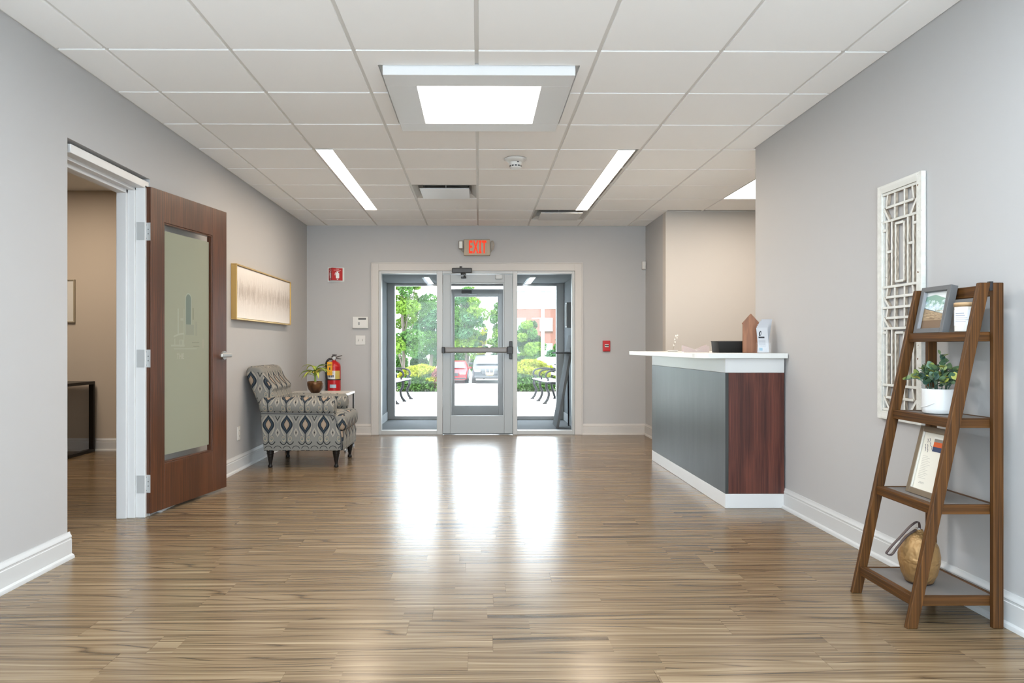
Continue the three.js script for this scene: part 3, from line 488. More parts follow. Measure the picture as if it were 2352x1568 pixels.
// ------------------------------------------------------------------ armchair
const fabricTex = canvasTex(512, 1024, (c, w, h) => {
  c.fillStyle = '#a29f97'; c.fillRect(0, 0, w, h);
  for (let i = 0; i < 5000; i++) { c.fillStyle = `rgba(${rnd() < 0.5 ? '120,130,134' : '186,182,172'},0.10)`; c.fillRect(rnd() * w, rnd() * h, rr(2, 5), rr(8, 26)); }
  const leaf = (x, y, rx, ry, col) => { c.fillStyle = col; c.beginPath(); c.moveTo(x, y - ry); c.bezierCurveTo(x + rx * 0.35, y - ry * 0.55, x + rx, y - ry * 0.35, x + rx, y); c.bezierCurveTo(x + rx, y + ry * 0.35, x + rx * 0.35, y + ry * 0.55, x, y + ry); c.bezierCurveTo(x - rx * 0.35, y + ry * 0.55, x - rx, y + ry * 0.35, x - rx, y); c.bezierCurveTo(x - rx, y - ry * 0.35, x - rx * 0.35, y - ry * 0.55, x, y - ry); c.fill(); };
  const sideBand = (cx) => { for (const s of [-1, 1]) { c.strokeStyle = '#c6beae'; c.lineWidth = 40; c.beginPath(); c.moveTo(cx + s * 40, 60); c.bezierCurveTo(cx + s * 200, 200, cx + s * 200, 420, cx + s * 60, 600); c.stroke(); c.strokeStyle = '#8d8a8d'; c.lineWidth = 14; c.beginPath(); c.moveTo(cx + s * 60, 50); c.bezierCurveTo(cx + s * 235, 200, cx + s * 235, 430, cx + s * 90, 610); c.stroke(); } };
  const motif = (cx, dy) => {
    c.save(); c.translate(0, dy); sideBand(cx);
    leaf(cx, 310, 165, 270, '#1f2b38'); leaf(cx, 305, 120, 215, '#41525f'); leaf(cx, 310, 92, 190, '#1d2530'); leaf(cx, 305, 72, 150, '#bfa78e'); leaf(cx, 305, 40, 100, '#c8b09a');
    c.strokeStyle = '#22262c'; c.lineWidth = 20; c.lineCap = 'round'; c.beginPath(); c.moveTo(cx, 570); c.lineTo(cx, 760); c.stroke();
    for (const s of [-1, 1]) {
      c.fillStyle = '#c4b7a2'; c.beginPath(); c.ellipse(cx + s * 88, 690, 62, 88, s * 0.25, 0, 7); c.fill(); c.strokeStyle = '#7e8689'; c.lineWidth = 10; c.stroke();
      c.fillStyle = '#8f9690'; c.beginPath(); c.ellipse(cx + s * 92, 680, 34, 50, s * 0.2, 0, 7); c.fill(); c.fillStyle = '#d3b9a6'; c.beginPath(); c.arc(cx + s * 96, 665, 18, 0, 7); c.fill(); c.fillStyle = '#3a3a3a'; c.beginPath(); c.arc(cx + s * 96, 665, 7, 0, 7); c.fill();
      c.strokeStyle = '#1e2228'; c.lineWidth = 24; c.beginPath(); c.moveTo(cx, 760); c.quadraticCurveTo(cx + s * 60, 860, cx + s * 110, 840); c.quadraticCurveTo(cx + s * 160, 815, cx + s * 180, 770); c.stroke();
    }
    c.restore();
  };
  const drop = (cx, dy) => { c.save(); c.translate(0, dy); leaf(cx, 520, 62, 130, '#cfc6b8'); leaf(cx, 520, 34, 86, '#a69f95'); leaf(cx, 520, 13, 40, '#1c1f24'); c.strokeStyle = '#1d2126'; c.lineWidth = 18; c.beginPath(); c.moveTo(cx - 62, 70); c.lineTo(cx, 190); c.lineTo(cx + 62, 70); c.stroke(); c.strokeStyle = '#bdb6ac'; c.lineWidth = 14; c.beginPath(); c.moveTo(cx - 90, 110); c.lineTo(cx, 260); c.lineTo(cx + 90, 110); c.stroke(); c.restore(); };
  motif(256, 20); drop(0, 20); drop(512, 20);
  c.strokeStyle = '#1f2329'; c.lineWidth = 16; for (const s of [0, 256, 512]) { c.beginPath(); c.arc(s, 1010, 110, Math.PI * 1.12, Math.PI * 1.88); c.stroke(); }
});
const fabric = mat(0xbfbfbf, 0.9, { map: fabricTex, sheen: 0.3, sheenRoughness: 0.6 });
const FB = (g, ov = 0, grain = 'y') => uvm(g, 0.162, 0.335, grain, 0.5 - 0.021 / 0.162, 0.528 + ov);
function cushion(w, h, d, r, puff, n = 14) {
  const g = new THREE.BoxGeometry(w, h, d, n, 6, n), p = g.attributes.position, hw = w / 2, hh = h / 2, hd = d / 2;
  for (let i = 0; i < p.count; i++) {
    let q = V(p.getX(i), p.getY(i), p.getZ(i)); const c = V(clamp(q.x, -hw + r, hw - r), clamp(q.y, -hh + r, hh - r), clamp(q.z, -hd + r, hd - r)), dd = q.clone().sub(c);
    if (dd.lengthSq() > 0) q = c.add(dd.normalize().multiplyScalar(r));
    const k = (1 - (q.x / hw) ** 2) * (1 - (q.z / hd) ** 2); q.y += Math.sign(q.y) * puff * Math.max(0, k); p.setXYZ(i, q.x, q.y, q.z);
  }
  return smooth(g, 1.0);
}
{
  const t = thing('armchair', 'upholstered armchair with blue grey diamond pattern fabric against the left wall', 'armchair', [-1.55, 0, -6.86]);
  const arm = (s) => {
    const a = sub('arm', t);
    const side = [[-0.345, 0.155], [0.335, 0.155], [0.335, 0.31], [0.318, 0.36], [0.275, 0.47], [0.27, 0.52], [-0.37, 0.55], [-0.372, 0.45]];
    const z0 = s > 0 ? 0.245 : -0.355;
    part('side_panel', FB(smooth(extr(side, 0.11, 0.012, 3), 0.5).translate(0, 0, z0)), fabric, a);
    const rl = new THREE.Shape(); rl.absellipse(0, 0, 0.083, 0.078, 0, Math.PI * 2);
    const g = smooth(extr(rl, 0.665, 0.03, 4), 0.9).rotateY(Math.PI / 2).translate(-0.385, 0.552, s * 0.297);
    const p = g.attributes.position; for (let i = 0; i < p.count; i++) p.setY(i, p.getY(i) - Math.max(0, p.getX(i) + 0.0) * 0.05);
    part('arm_roll', FB(g, 0.2), fabric, a);
    const zz = s * 0.357;
    part('piping', [tube([[-0.37, 0.485, zz], [-0.1, 0.482, zz], [0.2, 0.474, zz], [0.268, 0.466, zz], [0.29, 0.43, zz], [0.316, 0.362, zz], [0.334, 0.305, zz], [0.337, 0.17, zz]], 0.0045, 60, 6)], M.darkGrey, a);
  };
  arm(1); arm(-1);
  part('seat_base', FB(smooth(extr([[-0.34, 0.155], [0.352, 0.155], [0.356, 0.27], [0.345, 0.325], [-0.34, 0.325]], 0.70, 0.014, 3).translate(0, 0, -0.35), 0.6), 0.2), fabric, t);
  const c1 = cushion(0.60, 0.15, 0.47, 0.05, 0.02).translate(0.02, 0.40, 0), c2 = cushion(0.13, 0.15, 0.69, 0.05, 0.012).translate(0.312, 0.40, 0);
  part('seat_cushion', [FB(c1, 0.1, 'x'), FB(c2, 0.1)], fabric, t);
  const back = new THREE.Shape(); back.moveTo(-0.335, 0.25); back.lineTo(-0.38, 0.5); back.lineTo(-0.505, 0.8); back.bezierCurveTo(-0.525, 0.85, -0.51, 0.893, -0.465, 0.9); back.bezierCurveTo(-0.40, 0.905, -0.37, 0.885, -0.352, 0.83); back.bezierCurveTo(-0.335, 0.78, -0.29, 0.745, -0.272, 0.715); back.bezierCurveTo(-0.262, 0.695, -0.285, 0.685, -0.275, 0.66); back.bezierCurveTo(-0.25, 0.6, -0.215, 0.52, -0.20, 0.42); back.lineTo(-0.2, 0.25);
  part('backrest', FB(smooth(extr(back, 0.66, 0.03, 4).translate(0, 0, -0.33), 0.7), 0.85), fabric, t);
  const legPts = [[0, 0], [0.017, 0], [0.021, 0.006], [0.021, 0.018], [0.017, 0.026], [0.014, 0.032], [0.017, 0.05], [0.022, 0.075], [0.024, 0.078], [0.022, 0.082], [0.027, 0.1], [0.029, 0.104], [0.027, 0.108], [0.031, 0.122], [0.034, 0.127], [0.031, 0.132], [0.035, 0.15], [0.036, 0.158], [0, 0.158]];
  const lg = lathe(legPts, 24);
  for (const [x, z] of [[0.285, 0.3], [0.3, -0.3], [-0.3, 0.3], [-0.3, -0.3]]) { const o = part('leg', lg.clone(), M.black, t); o.position.set(x, 0, z); }
}
// end table, plant
{
  const t = thing('side_table', 'slim side table with a pale top and metal frame behind the armchair', 'table', [-1.66, 0, -7.76]);
  const w = 0.31, d = 0.26, pm = mat([0.75, 0.73, 0.68], 0.3, { metalness: 0.3 });
  part('tabletop', rb(-w, w, 0.582, 0.594, -d, d, 0.003), mat([0.6, 0.58, 0.54], 0.25), t);
  part('top_frame', [rb(w - 0.018, w + 0.003, 0.57, 0.592, -d - 0.003, d + 0.003, 0.002), rb(-w - 0.003, -w + 0.018, 0.57, 0.592, -d - 0.003, d + 0.003, 0.002), rb(-w, w, 0.57, 0.582, d - 0.015, d + 0.003, 0.002), rb(-w, w, 0.57, 0.582, -d - 0.003, -d + 0.015, 0.002)], pm, t);
  for (const [x, z, m] of [[w - 0.01, d - 0.01, pm], [w - 0.01, -d + 0.01, M.darkGrey], [-w + 0.01, d - 0.01, M.darkGrey], [-w + 0.01, -d + 0.01, M.darkGrey]]) part('leg', rb(x - 0.009, x + 0.009, 0, 0.571, z - 0.009, z + 0.009, 0.002), m, t);
  part('foot_rail', rb(w - 0.018, w, 0, 0.018, -d, d, 0.002), M.darkGrey, t); part('foot_rail', rb(-w, -w + 0.018, 0, 0.018, -d, d, 0.002), M.darkGrey, t);
}
function strapLeaf(L, w, bend, up) {                                   // tapered arching blade along +x
  const n = 8, v = [], idx = [];
  for (let i = 0; i <= n; i++) { const s = i / n, a = up - bend * s, ww = w * Math.sin(Math.PI * (0.12 + 0.88 * s) * 0.98) ** 0.7; v.push([s, a, ww]); }
  let x = 0, y = 0; const pts = []; for (let i = 0; i <= n; i++) { pts.push([x, y, v[i][2]]); x += Math.cos(v[i][1]) * L / n; y += Math.sin(v[i][1]) * L / n; }
  const P = []; for (const [px, py, ww] of pts) { P.push(px, py + ww * 0.25, -ww / 2, px, py, 0, px, py + ww * 0.25, ww / 2); }
  for (let i = 0; i < n; i++) for (let k = 0; k < 2; k++) { const a = i * 3 + k, b = a + 1, c = a + 3, d = c + 1; idx.push(a, b, d, a, d, c); }
  const g = new THREE.BufferGeometry(); g.setAttribute('position', new THREE.Float32BufferAttribute(P, 3)); g.setAttribute('uv', new THREE.Float32BufferAttribute(new Array(P.length / 3 * 2).fill(0), 2)); g.setIndex(idx); g.computeVertexNormals(); return g;
}
{
  const t = thing('potted_plant', 'small spiky green plant in a bronze bowl on the side table', 'plant', [-1.70, 0.594, -7.68]);
  const bz = dataTex(256, 128, (u, v) => lerp3([52, 30, 14], [150, 104, 62], clamp(v * 0.9 + noise(u * 12, v * 6, 3) * 0.5)));
  part('bowl', lathe([[0, 0], [0.04, 0], [0.045, 0.004], [0.07, 0.035], [0.083, 0.075], [0.085, 0.1], [0.081, 0.118], [0.078, 0.118], [0.08, 0.1], [0.076, 0.075], [0, 0.06]], 40), mat(0xffffff, 0.35, { map: bz, metalness: 0.5 }), t);
  part('soil', cyl(0.078, 0.078, 0.03, 0, 0.08, 0, 28), M.darkGrey, t);
  const ms = [mat([0.22, 0.32, 0.05], 0.5, { side: THREE.DoubleSide }), mat([0.42, 0.46, 0.07], 0.5, { side: THREE.DoubleSide }), mat([0.1, 0.2, 0.05], 0.5, { side: THREE.DoubleSide }), mat([0.6, 0.48, 0.1], 0.5, { side: THREE.DoubleSide })];
  part('stem', cyl(0.012, 0.01, 0.13, 0, 0.1, 0, 10), ms[0], t);
  const gs = [strapLeaf(0.2, 0.026, 1.9, 0.85), strapLeaf(0.19, 0.03, 2.4, 1.1), strapLeaf(0.15, 0.028, 1.6, 1.2)];
  for (let i = 0; i < 26; i++) { const o = part('leaf', gs[i % 3], ms[[0, 1, 2, 0, 1, 3][i % 6]], t); o.position.set(0, 0.15 + rr(0, 0.08), 0); o.rotation.y = i * 2.399 + rr(-0.2, 0.2); o.rotation.order = 'YXZ'; o.rotation.z = rr(-0.25, 0.25); }
}

// ------------------------------------------------------------------ reception desk
{
  const t = thing('reception_desk', 'reception desk with grey front panel, red brown end panel and white countertop', 'reception desk', [1.64, 0, -4.883]);
  const L = 2.07, wd = 0.395;                                            // local: x to the right, z away is negative
  part('base_board', rb(0, wd, 0, 0.095, -L, 0, 0.003), M.white, t);
  part('front_panel', uvm(rb(0.001, 0.022, 0.096, 0.9, -L, 0, 0.001, 1), 0.8, 0.8), M.laminate, t);
  part('end_panel', uvm(rb(0.022, wd, 0.096, 0.9, -0.022, 0, 0.001, 1), 0.4, 1.0), M.redwood, t);
  part('carcass', bb(0.022, wd - 0.003, 0.096, 0.9, -L, -0.022), M.midGrey, t);
  part('apron_band', rb(0, wd, 0.901, 0.996, -L, 0, 0.002), M.white, t);
  const top = new THREE.Shape(); top.moveTo(-0.11, 0.05); top.lineTo(wd + 0.003, 0.05); top.lineTo(wd + 0.003, -0.53); top.lineTo(wd + 0.2, -0.56); top.lineTo(wd + 0.2, -L - 0.02); top.lineTo(-0.21, -L - 0.02); top.lineTo(-0.21, -0.05); top.quadraticCurveTo(-0.21, 0.05, -0.11, 0.05);
  const g = extr(new THREE.Shape(top.getPoints(10).map((p) => new THREE.Vector2(p.x, -p.y))), 0.034, 0.003, 2); g.rotateX(-Math.PI / 2).translate(0, 0.997, 0);
  part('countertop', g, mat([0.72, 0.725, 0.71], 0.25), t);
}
// on the countertop (top at 1.031)
const CT = 1.031;
{
  const t = thing('desk_tray', 'low black box standing on the reception countertop', 'box', [1.805, CT, -5.32]);
  part('box_body', [smooth(extr([[-0.088, 0], [0.088, 0], [0.095, 0.082], [-0.095, 0.082]], 0.16, 0.002), 0.4).translate(0, 0, -0.08)], mat([0.012, 0.011, 0.01], 0.6, { specularIntensity: 0.5 }), t);
  part('rim', [rb(-0.097, 0.097, 0.078, 0.084, -0.082, -0.077, 0.001), rb(-0.097, 0.097, 0.078, 0.084, 0.077, 0.082, 0.001)], mat([0.05, 0.04, 0.035], 0.4), t);
}
{
  const t = thing('wooden_house', 'tall brown wooden house shaped ornament at the wall end of the countertop', 'ornament', [1.928, CT, -5.2], -0.35);
  const outl = [[-0.055, 0], [0.055, 0], [0.055, 0.21], [0.005, 0.268], [-0.005, 0.268], [-0.055, 0.21]];
  part('house_body', uvm(extr(outl, 0.07, 0.003).translate(0, 0, -0.035), 0.25, 0.5), mat(0xffffff, 0.5, { map: oakTex }), t);
  part('roof_board', [bar([-0.058, 0.205, 0], [0, 0.273, 0], 0.006, 0.076), bar([0.058, 0.205, 0], [0, 0.273, 0], 0.006, 0.076)].map((g) => uvm(g, 0.25, 0.5)), mat(0xffffff, 0.5, { map: oakTex }), t);
}
{
  const t = thing('brochure_holder', 'clear holder with white folded brochures beside the wooden house ornament', 'brochure holder', [1.95, CT, -5.03], -0.25);
  part('holder', [bb(-0.045, 0.045, 0, 0.003, -0.045, 0.04), bb(-0.045, 0.045, 0.003, 0.07, 0.037, 0.04), bb(-0.045, 0.045, 0.003, 0.14, -0.045, -0.042), bb(-0.045, -0.042, 0.003, 0.07, -0.042, 0.037), bb(0.042, 0.045, 0.003, 0.07, -0.042, 0.037)], M.glass, t);
  const lines = canvasTex(128, 256, (c, w, h) => { c.fillStyle = '#e6e8ec'; c.fillRect(0, 0, w, h); c.fillStyle = '#23252e'; c.fillRect(16, 92, 70, 16); c.beginPath(); c.ellipse(40, 60, 14, 28, 0.4, 0, 7); c.fill(); c.fillStyle = '#e6e8ec'; c.beginPath(); c.ellipse(44, 60, 5, 18, 0.4, 0, 7); c.fill(); c.fillStyle = '#9fc6dc'; c.fillRect(14, 206, 40, 30); c.fillStyle = '#a8acb4'; for (let i = 0; i < 6; i++) c.fillRect(14, 126 + i * 12, 80, 4); });
  const bm = mat(0xcfd0d2, 0.6, { map: lines, side: THREE.DoubleSide }), bm2 = mat([0.45, 0.46, 0.49], 0.6);
  for (let k = 0; k < 6; k++) { const g = new THREE.BoxGeometry(0.07, 0.17 + 0.012 * k, 0.0016, 1, 10, 1), p = g.attributes.position; for (let i = 0; i < p.count; i++) { const y = p.getY(i) + 0.085 + 0.006 * k; p.setXYZ(i, p.getX(i) + (k - 2) * 0.13 * y * (0.5 + y * 2) * 0.35, y + 0.003, p.getZ(i) + 0.028 - k * 0.0115 - y * y * 0.4 * (k / 6)); } g.computeVertexNormals(); part('brochure', g, k ? bm2 : bm, t); }
}
{
  const t = thing('business_card_holder', 'clear pinkish wavy acrylic card holder on the countertop', 'card holder', [1.69, CT, -5.72]);
  const pink = mat([0.8, 0.69, 0.67], 0.15, { transmission: 0.4, thickness: 0.003, ior: 1.45 });
  const wave = (z, hgt) => { const s = new THREE.Shape(); s.moveTo(-0.1, 0); s.lineTo(0.1, 0); s.lineTo(0.1, hgt); s.quadraticCurveTo(0.05, hgt * 0.9, 0.0, hgt * 0.22); s.quadraticCurveTo(-0.05, hgt * 0.85, -0.1, hgt * 0.95); return extr(s, 0.004, 0.001).translate(0, 0, z); };
  part('front_wall', wave(0.02, 0.048), pink, t); part('back_wall', wave(-0.03, 0.058), pink, t); part('base', rb(-0.1, 0.1, 0, 0.004, -0.028, 0.022, 0.001), pink, t);
  part('cards', rb(-0.045, 0.045, 0.004, 0.02, -0.018, 0.012, 0.001), mat([0.6, 0.57, 0.55], 0.6), t);
}
{
  const t = thing('twig_stand', 'thin twig with small white buds in a pale dish on the countertop', 'decoration', [1.665, CT, -6.3]);
  part('dish', lathe([[0, 0], [0.04, 0], [0.045, 0.01], [0.04, 0.012], [0, 0.006]], 24), M.white, t);
  part('twig', tube([[0, 0.008, 0], [0.012, 0.05, 0], [0.022, 0.1, 0], [0.038, 0.135, 0]], 0.0018, 16, 6), mat([0.3, 0.25, 0.2], 0.7), t);
  for (const [x, y] of [[0.008, 0.055], [0.02, 0.082], [0.018, 0.105], [0.036, 0.118], [0.042, 0.138], [0.028, 0.135]]) part('bud', new THREE.IcosahedronGeometry(0.0065, 1).scale(0.8, 1.3, 0.8).translate(x, y, 0.002), mat([0.8, 0.77, 0.72], 0.6), t);
}

// ------------------------------------------------------------------ fretwork panel on the right wall
{
  const t = thing('fretwork_panel', 'tall white weathered fretwork panel hanging on the right wall', 'wall panel', [XR, 0.715, -3.53]);
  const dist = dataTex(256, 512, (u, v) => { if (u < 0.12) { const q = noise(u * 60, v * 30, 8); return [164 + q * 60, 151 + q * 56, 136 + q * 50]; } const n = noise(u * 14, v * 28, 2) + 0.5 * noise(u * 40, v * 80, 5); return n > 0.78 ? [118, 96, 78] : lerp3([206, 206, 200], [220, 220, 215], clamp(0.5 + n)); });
  const m = mat(0xffffff, 0.6, { map: dist }), w = 0.372, h = 1.165, d = 0.024, b = 0.04;
  // local: run along z from -w/2 (far) to w/2 (near); the panel stands off the wall towards -x
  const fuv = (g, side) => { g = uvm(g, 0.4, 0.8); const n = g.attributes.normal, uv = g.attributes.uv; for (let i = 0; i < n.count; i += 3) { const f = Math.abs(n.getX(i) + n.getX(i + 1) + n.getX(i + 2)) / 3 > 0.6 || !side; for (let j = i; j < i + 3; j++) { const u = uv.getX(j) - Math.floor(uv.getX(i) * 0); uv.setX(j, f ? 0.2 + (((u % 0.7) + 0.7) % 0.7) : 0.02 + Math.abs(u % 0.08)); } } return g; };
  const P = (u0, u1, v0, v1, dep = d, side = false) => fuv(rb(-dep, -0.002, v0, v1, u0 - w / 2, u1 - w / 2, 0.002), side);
  part('frame', [P(0, b, 0, h), P(w - b, w, 0, h), P(b, w - b, h - b, h), P(b, w - b, 0, b)], m, t);
  part('frame_lip', [P(b, b + 0.01, b, h - b, 0.017), P(w - b - 0.01, w - b, b, h - b, 0.017), P(b, w - b, h - b - 0.01, h - b, 0.017), P(b, w - b, b, b + 0.01, 0.017)], m, t);
  const q = 0.013, iw = w - 2 * b, U = (f) => b + f * iw;
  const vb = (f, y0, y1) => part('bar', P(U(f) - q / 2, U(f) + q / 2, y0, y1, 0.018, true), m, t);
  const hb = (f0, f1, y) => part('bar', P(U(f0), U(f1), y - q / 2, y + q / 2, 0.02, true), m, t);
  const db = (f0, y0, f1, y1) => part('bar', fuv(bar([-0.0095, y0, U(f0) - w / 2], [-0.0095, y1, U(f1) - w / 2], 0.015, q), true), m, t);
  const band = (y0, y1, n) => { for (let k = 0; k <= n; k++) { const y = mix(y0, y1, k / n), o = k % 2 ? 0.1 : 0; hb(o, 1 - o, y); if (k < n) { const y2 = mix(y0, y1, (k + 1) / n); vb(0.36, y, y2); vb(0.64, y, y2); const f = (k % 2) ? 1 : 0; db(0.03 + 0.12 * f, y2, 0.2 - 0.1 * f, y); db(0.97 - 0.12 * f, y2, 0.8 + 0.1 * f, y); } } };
  const zone = (y0, y1) => { vb(0.12, y0, y1); vb(0.88, y0, y1); vb(0.27, y0, y1); vb(0.73, y0, y1); vb(0.38, y0 + 0.02, y1 - 0.02); vb(0.62, y0 + 0.02, y1 - 0.02); hb(0.38, 0.62, y1 - 0.022); hb(0.38, 0.62, y0 + 0.022); const ym = (y0 + y1) / 2; hb(0.12, 0.27, ym + 0.01); hb(0.73, 0.88, ym + 0.03); hb(0, 0.12, ym + 0.12); hb(0.88, 1, ym + 0.12); };
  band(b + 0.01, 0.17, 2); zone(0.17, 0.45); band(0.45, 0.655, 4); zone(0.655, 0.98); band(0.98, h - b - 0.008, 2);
}

// ------------------------------------------------------------------ ladder shelf
const SH = { zn: -2.79, zf: -3.22, top: 1.32 };
{
  const t = thing('ladder_shelf', 'brown wooden ladder shelf with four grey shelves against the right wall', 'shelf', [0, 0, 0]);
  const w = 0.042, d = 0.022, legX = (y) => 1.652 + (1.932 - 1.652) * y / SH.top, wal = (g) => uvm(g, 0.12, 1.1, 'y', rnd(), rnd());
  const shear = (z0, z1) => { const g = rb(-w / 2, w / 2, 0, SH.top, z0, z1, 0.003), p = g.attributes.position; for (let i = 0; i < p.count; i++) p.setX(i, p.getX(i) + legX(p.getY(i))); g.computeVertexNormals(); return wal(g); };
  part('slanted_leg', shear(SH.zn - d, SH.zn), M.walnut, t); part('slanted_leg', shear(SH.zf, SH.zf + d), M.walnut, t);
  part('post', wal(rb(1.963, 2.003, 0, SH.top, SH.zn - d, SH.zn, 0.003)), M.walnut, t); part('post', wal(rb(1.963, 2.003, 0, SH.top, SH.zf, SH.zf + d, 0.003)), M.walnut, t);
  part('top_rail', uvm(rb(1.963, 1.985, 1.27, 1.315, SH.zf + d, SH.zn - d, 0.003), 0.12, 1.1, 'z'), M.walnut, t);
  part('hinge', [bb(1.951, 1.965, 1.29, 1.325, SH.zn - 0.018, SH.zn - 0.004), bb(1.951, 1.965, 1.29, 1.325, SH.zf + 0.004, SH.zf + 0.018)], M.dark, t);
  const top = mat([0.17, 0.153, 0.143], 0.6), za = SH.zf + d + 0.001, zb = SH.zn - d - 0.001;
  for (const y of [0.117, 0.468, 0.80, 1.133]) {
    const s = sub('shelf', t), x0 = legX(y) + w / 2 - 0.024, x1 = 2.003, hh = 0.037, lip = y > 1 ? 0 : 0;
    part('panel', rb(x0 + 0.018, x1 - 0.018, y - 0.016, y - 0.002, za + 0.0162, zb - 0.0162, 0.001, 1), top, s);
    part('front_rail', uvm(rb(x0 - 0.012, x0 + 0.018, y - hh, y + lip, za, zb, 0.002), 0.12, 1.1, 'z', rnd()), M.walnut, s);
    part('back_rail', uvm(rb(x1 - 0.018, x1 - 0.002, y - hh, y, za, zb, 0.002), 0.12, 1.1, 'z', rnd()), M.walnut, s);
    part('side_rail', uvm(rb(x0 + 0.018, x1 - 0.018, y - hh, y, zb - 0.016, zb, 0.002), 0.12, 1.1, 'x', rnd()), M.walnut, s);
    part('side_rail', uvm(rb(x0 + 0.018, x1 - 0.018, y - hh, y, za, za + 0.016, 0.002), 0.12, 1.1, 'x', rnd()), M.walnut, s);
  }
}
// things on the shelf
const photoTex = canvasTex(256, 256, (c, w, h) => {
  c.fillStyle = '#dfe5e6'; c.fillRect(0, 0, w, h); c.fillStyle = '#7fa192'; c.beginPath(); c.moveTo(0, 30); c.lineTo(100, 20); c.lineTo(256, 60); c.lineTo(256, 120); c.lineTo(0, 70); c.fill();
  for (let i = 0; i < 140; i++) { c.fillStyle = ['rgba(226,236,240,.6)', 'rgba(180,200,214,.5)', 'rgba(120,160,145,.4)'][i % 3]; c.beginPath(); c.ellipse(rnd() * w, 60 + rnd() * 70 + 0.1 * i * rnd(), rr(6, 22), rr(4, 12), 0, 0, 7); c.fill(); }
  c.fillStyle = '#9b8468'; c.beginPath(); c.moveTo(0, 112); c.lineTo(256, 165); c.lineTo(256, 256); c.lineTo(0, 256); c.fill(); c.strokeStyle = '#3b4650'; c.lineWidth = 4; c.beginPath(); c.moveTo(0, 110); c.lineTo(256, 163); c.stroke();
  for (let i = 0; i < 90; i++) { c.strokeStyle = i % 2 ? 'rgba(205,180,145,.6)' : 'rgba(100,78,56,.6)'; c.lineWidth = rr(1, 4); const x = rnd() * w, y = 128 + rnd() * 60; c.beginPath(); c.moveTo(x, y); c.lineTo(x + rr(15, 60), y + rr(0, 6)); c.stroke(); } c.fillStyle = 'rgba(107,84,62,.85)'; c.fillRect(0, 196, w, 60);
});
function leaningFrame(name, label, cat, pos, lean, w, h, fw, fd, fm, tex, extra, lipM) {
  const t = thing(name, label, cat, pos), g = sub('frame', t); g.rotation.z = -lean;                    // leans back towards +x; picture faces -x
  const F_ = (z0, z1, y0, y1) => rb(0, fd, y0, y1, z0, z1, 0.002);
  part('frame_member', F_(-w / 2, -w / 2 + fw, 0, h), fm, g); part('frame_member', F_(w / 2 - fw, w / 2, 0, h), fm, g); part('frame_member', F_(-w / 2 + fw, w / 2 - fw, h - fw, h), fm, g); part('frame_member', F_(-w / 2 + fw, w / 2 - fw, 0, fw), fm, g);
  const pr = bb(fd * 0.55, fd - 0.002, fw, h - fw, -w / 2 + fw, w / 2 - fw), p = pr.attributes.position, uv = pr.attributes.uv; for (let i = 0; i < p.count; i++) uv.setXY(i, (p.getZ(i) + w / 2 - fw) / (w - 2 * fw), (p.getY(i) - fw) / (h - 2 * fw));
  part('print', pr, mat(0xffffff, 0.45, { map: tex }), g);
  if (lipM) { part('inner_lip', rb(0.002, fd * 0.5, fw, h - fw, -w / 2 + fw, -w / 2 + fw + 0.004, 0.001), lipM, g); part('inner_lip', rb(0.002, fd * 0.5, fw, h - fw, w / 2 - fw - 0.004, w / 2 - fw, 0.001), lipM, g); }
  return t;
}
leaningFrame('photo_frame', 'deep grey frame with a landscape photograph on the top shelf', 'photo frame', [1.888, 1.134, -3.085], 0.2, 0.2, 0.2, 0.02, 0.03, mat([0.11, 0.112, 0.115], 0.6), photoTex, null, mat([0.26, 0.265, 0.28], 0.6));
const certTex = canvasTex(512, 704, (c, w, h) => {
  c.fillStyle = '#ded9cc'; c.fillRect(0, 0, w, h); c.fillStyle = '#85807a'; c.fillRect(240, 62, 250, 46); c.fillStyle = '#cf5a22'; c.fillRect(240, 100, 250, 60); c.fillStyle = '#2d3f63'; c.fillRect(236, 160, 254, 58); c.fillStyle = '#e9e7df'; c.fillRect(226, 40, 286, 22);
  c.strokeStyle = '#37394a'; c.lineWidth = 9; for (const [x, y] of [[90, 80], [130, 70], [60, 150], [110, 150], [160, 120], [200, 160], [80, 190], [130, 200]]) { c.beginPath(); c.moveTo(x, y); c.quadraticCurveTo(x + 26, y + 6, x + 16, y + 44); c.stroke(); }
  c.fillStyle = '#b7b2a8'; for (let i = 0; i < 14; i++) c.fillRect(70, 290 + i * 21, 110 + ((i * 53) % 90), 5); c.strokeStyle = '#8d8982'; c.lineWidth = 4; c.beginPath(); c.moveTo(110, 625); for (let i = 0; i < 10; i++) c.lineTo(120 + i * 12, 625 + (i % 2 ? -16 : 8)); c.stroke();
});
leaningFrame('certificate_frame', 'brown framed certificate leaning on the second shelf from the bottom', 'certificate', [1.80, 0.468, -2.99], 0.24, 0.205, 0.285, 0.024, 0.018, mat([0.2, 0.15, 0.1], 0.4, { metalness: 0.2 }), certTex, null, mat([0.6, 0.58, 0.52], 0.3));
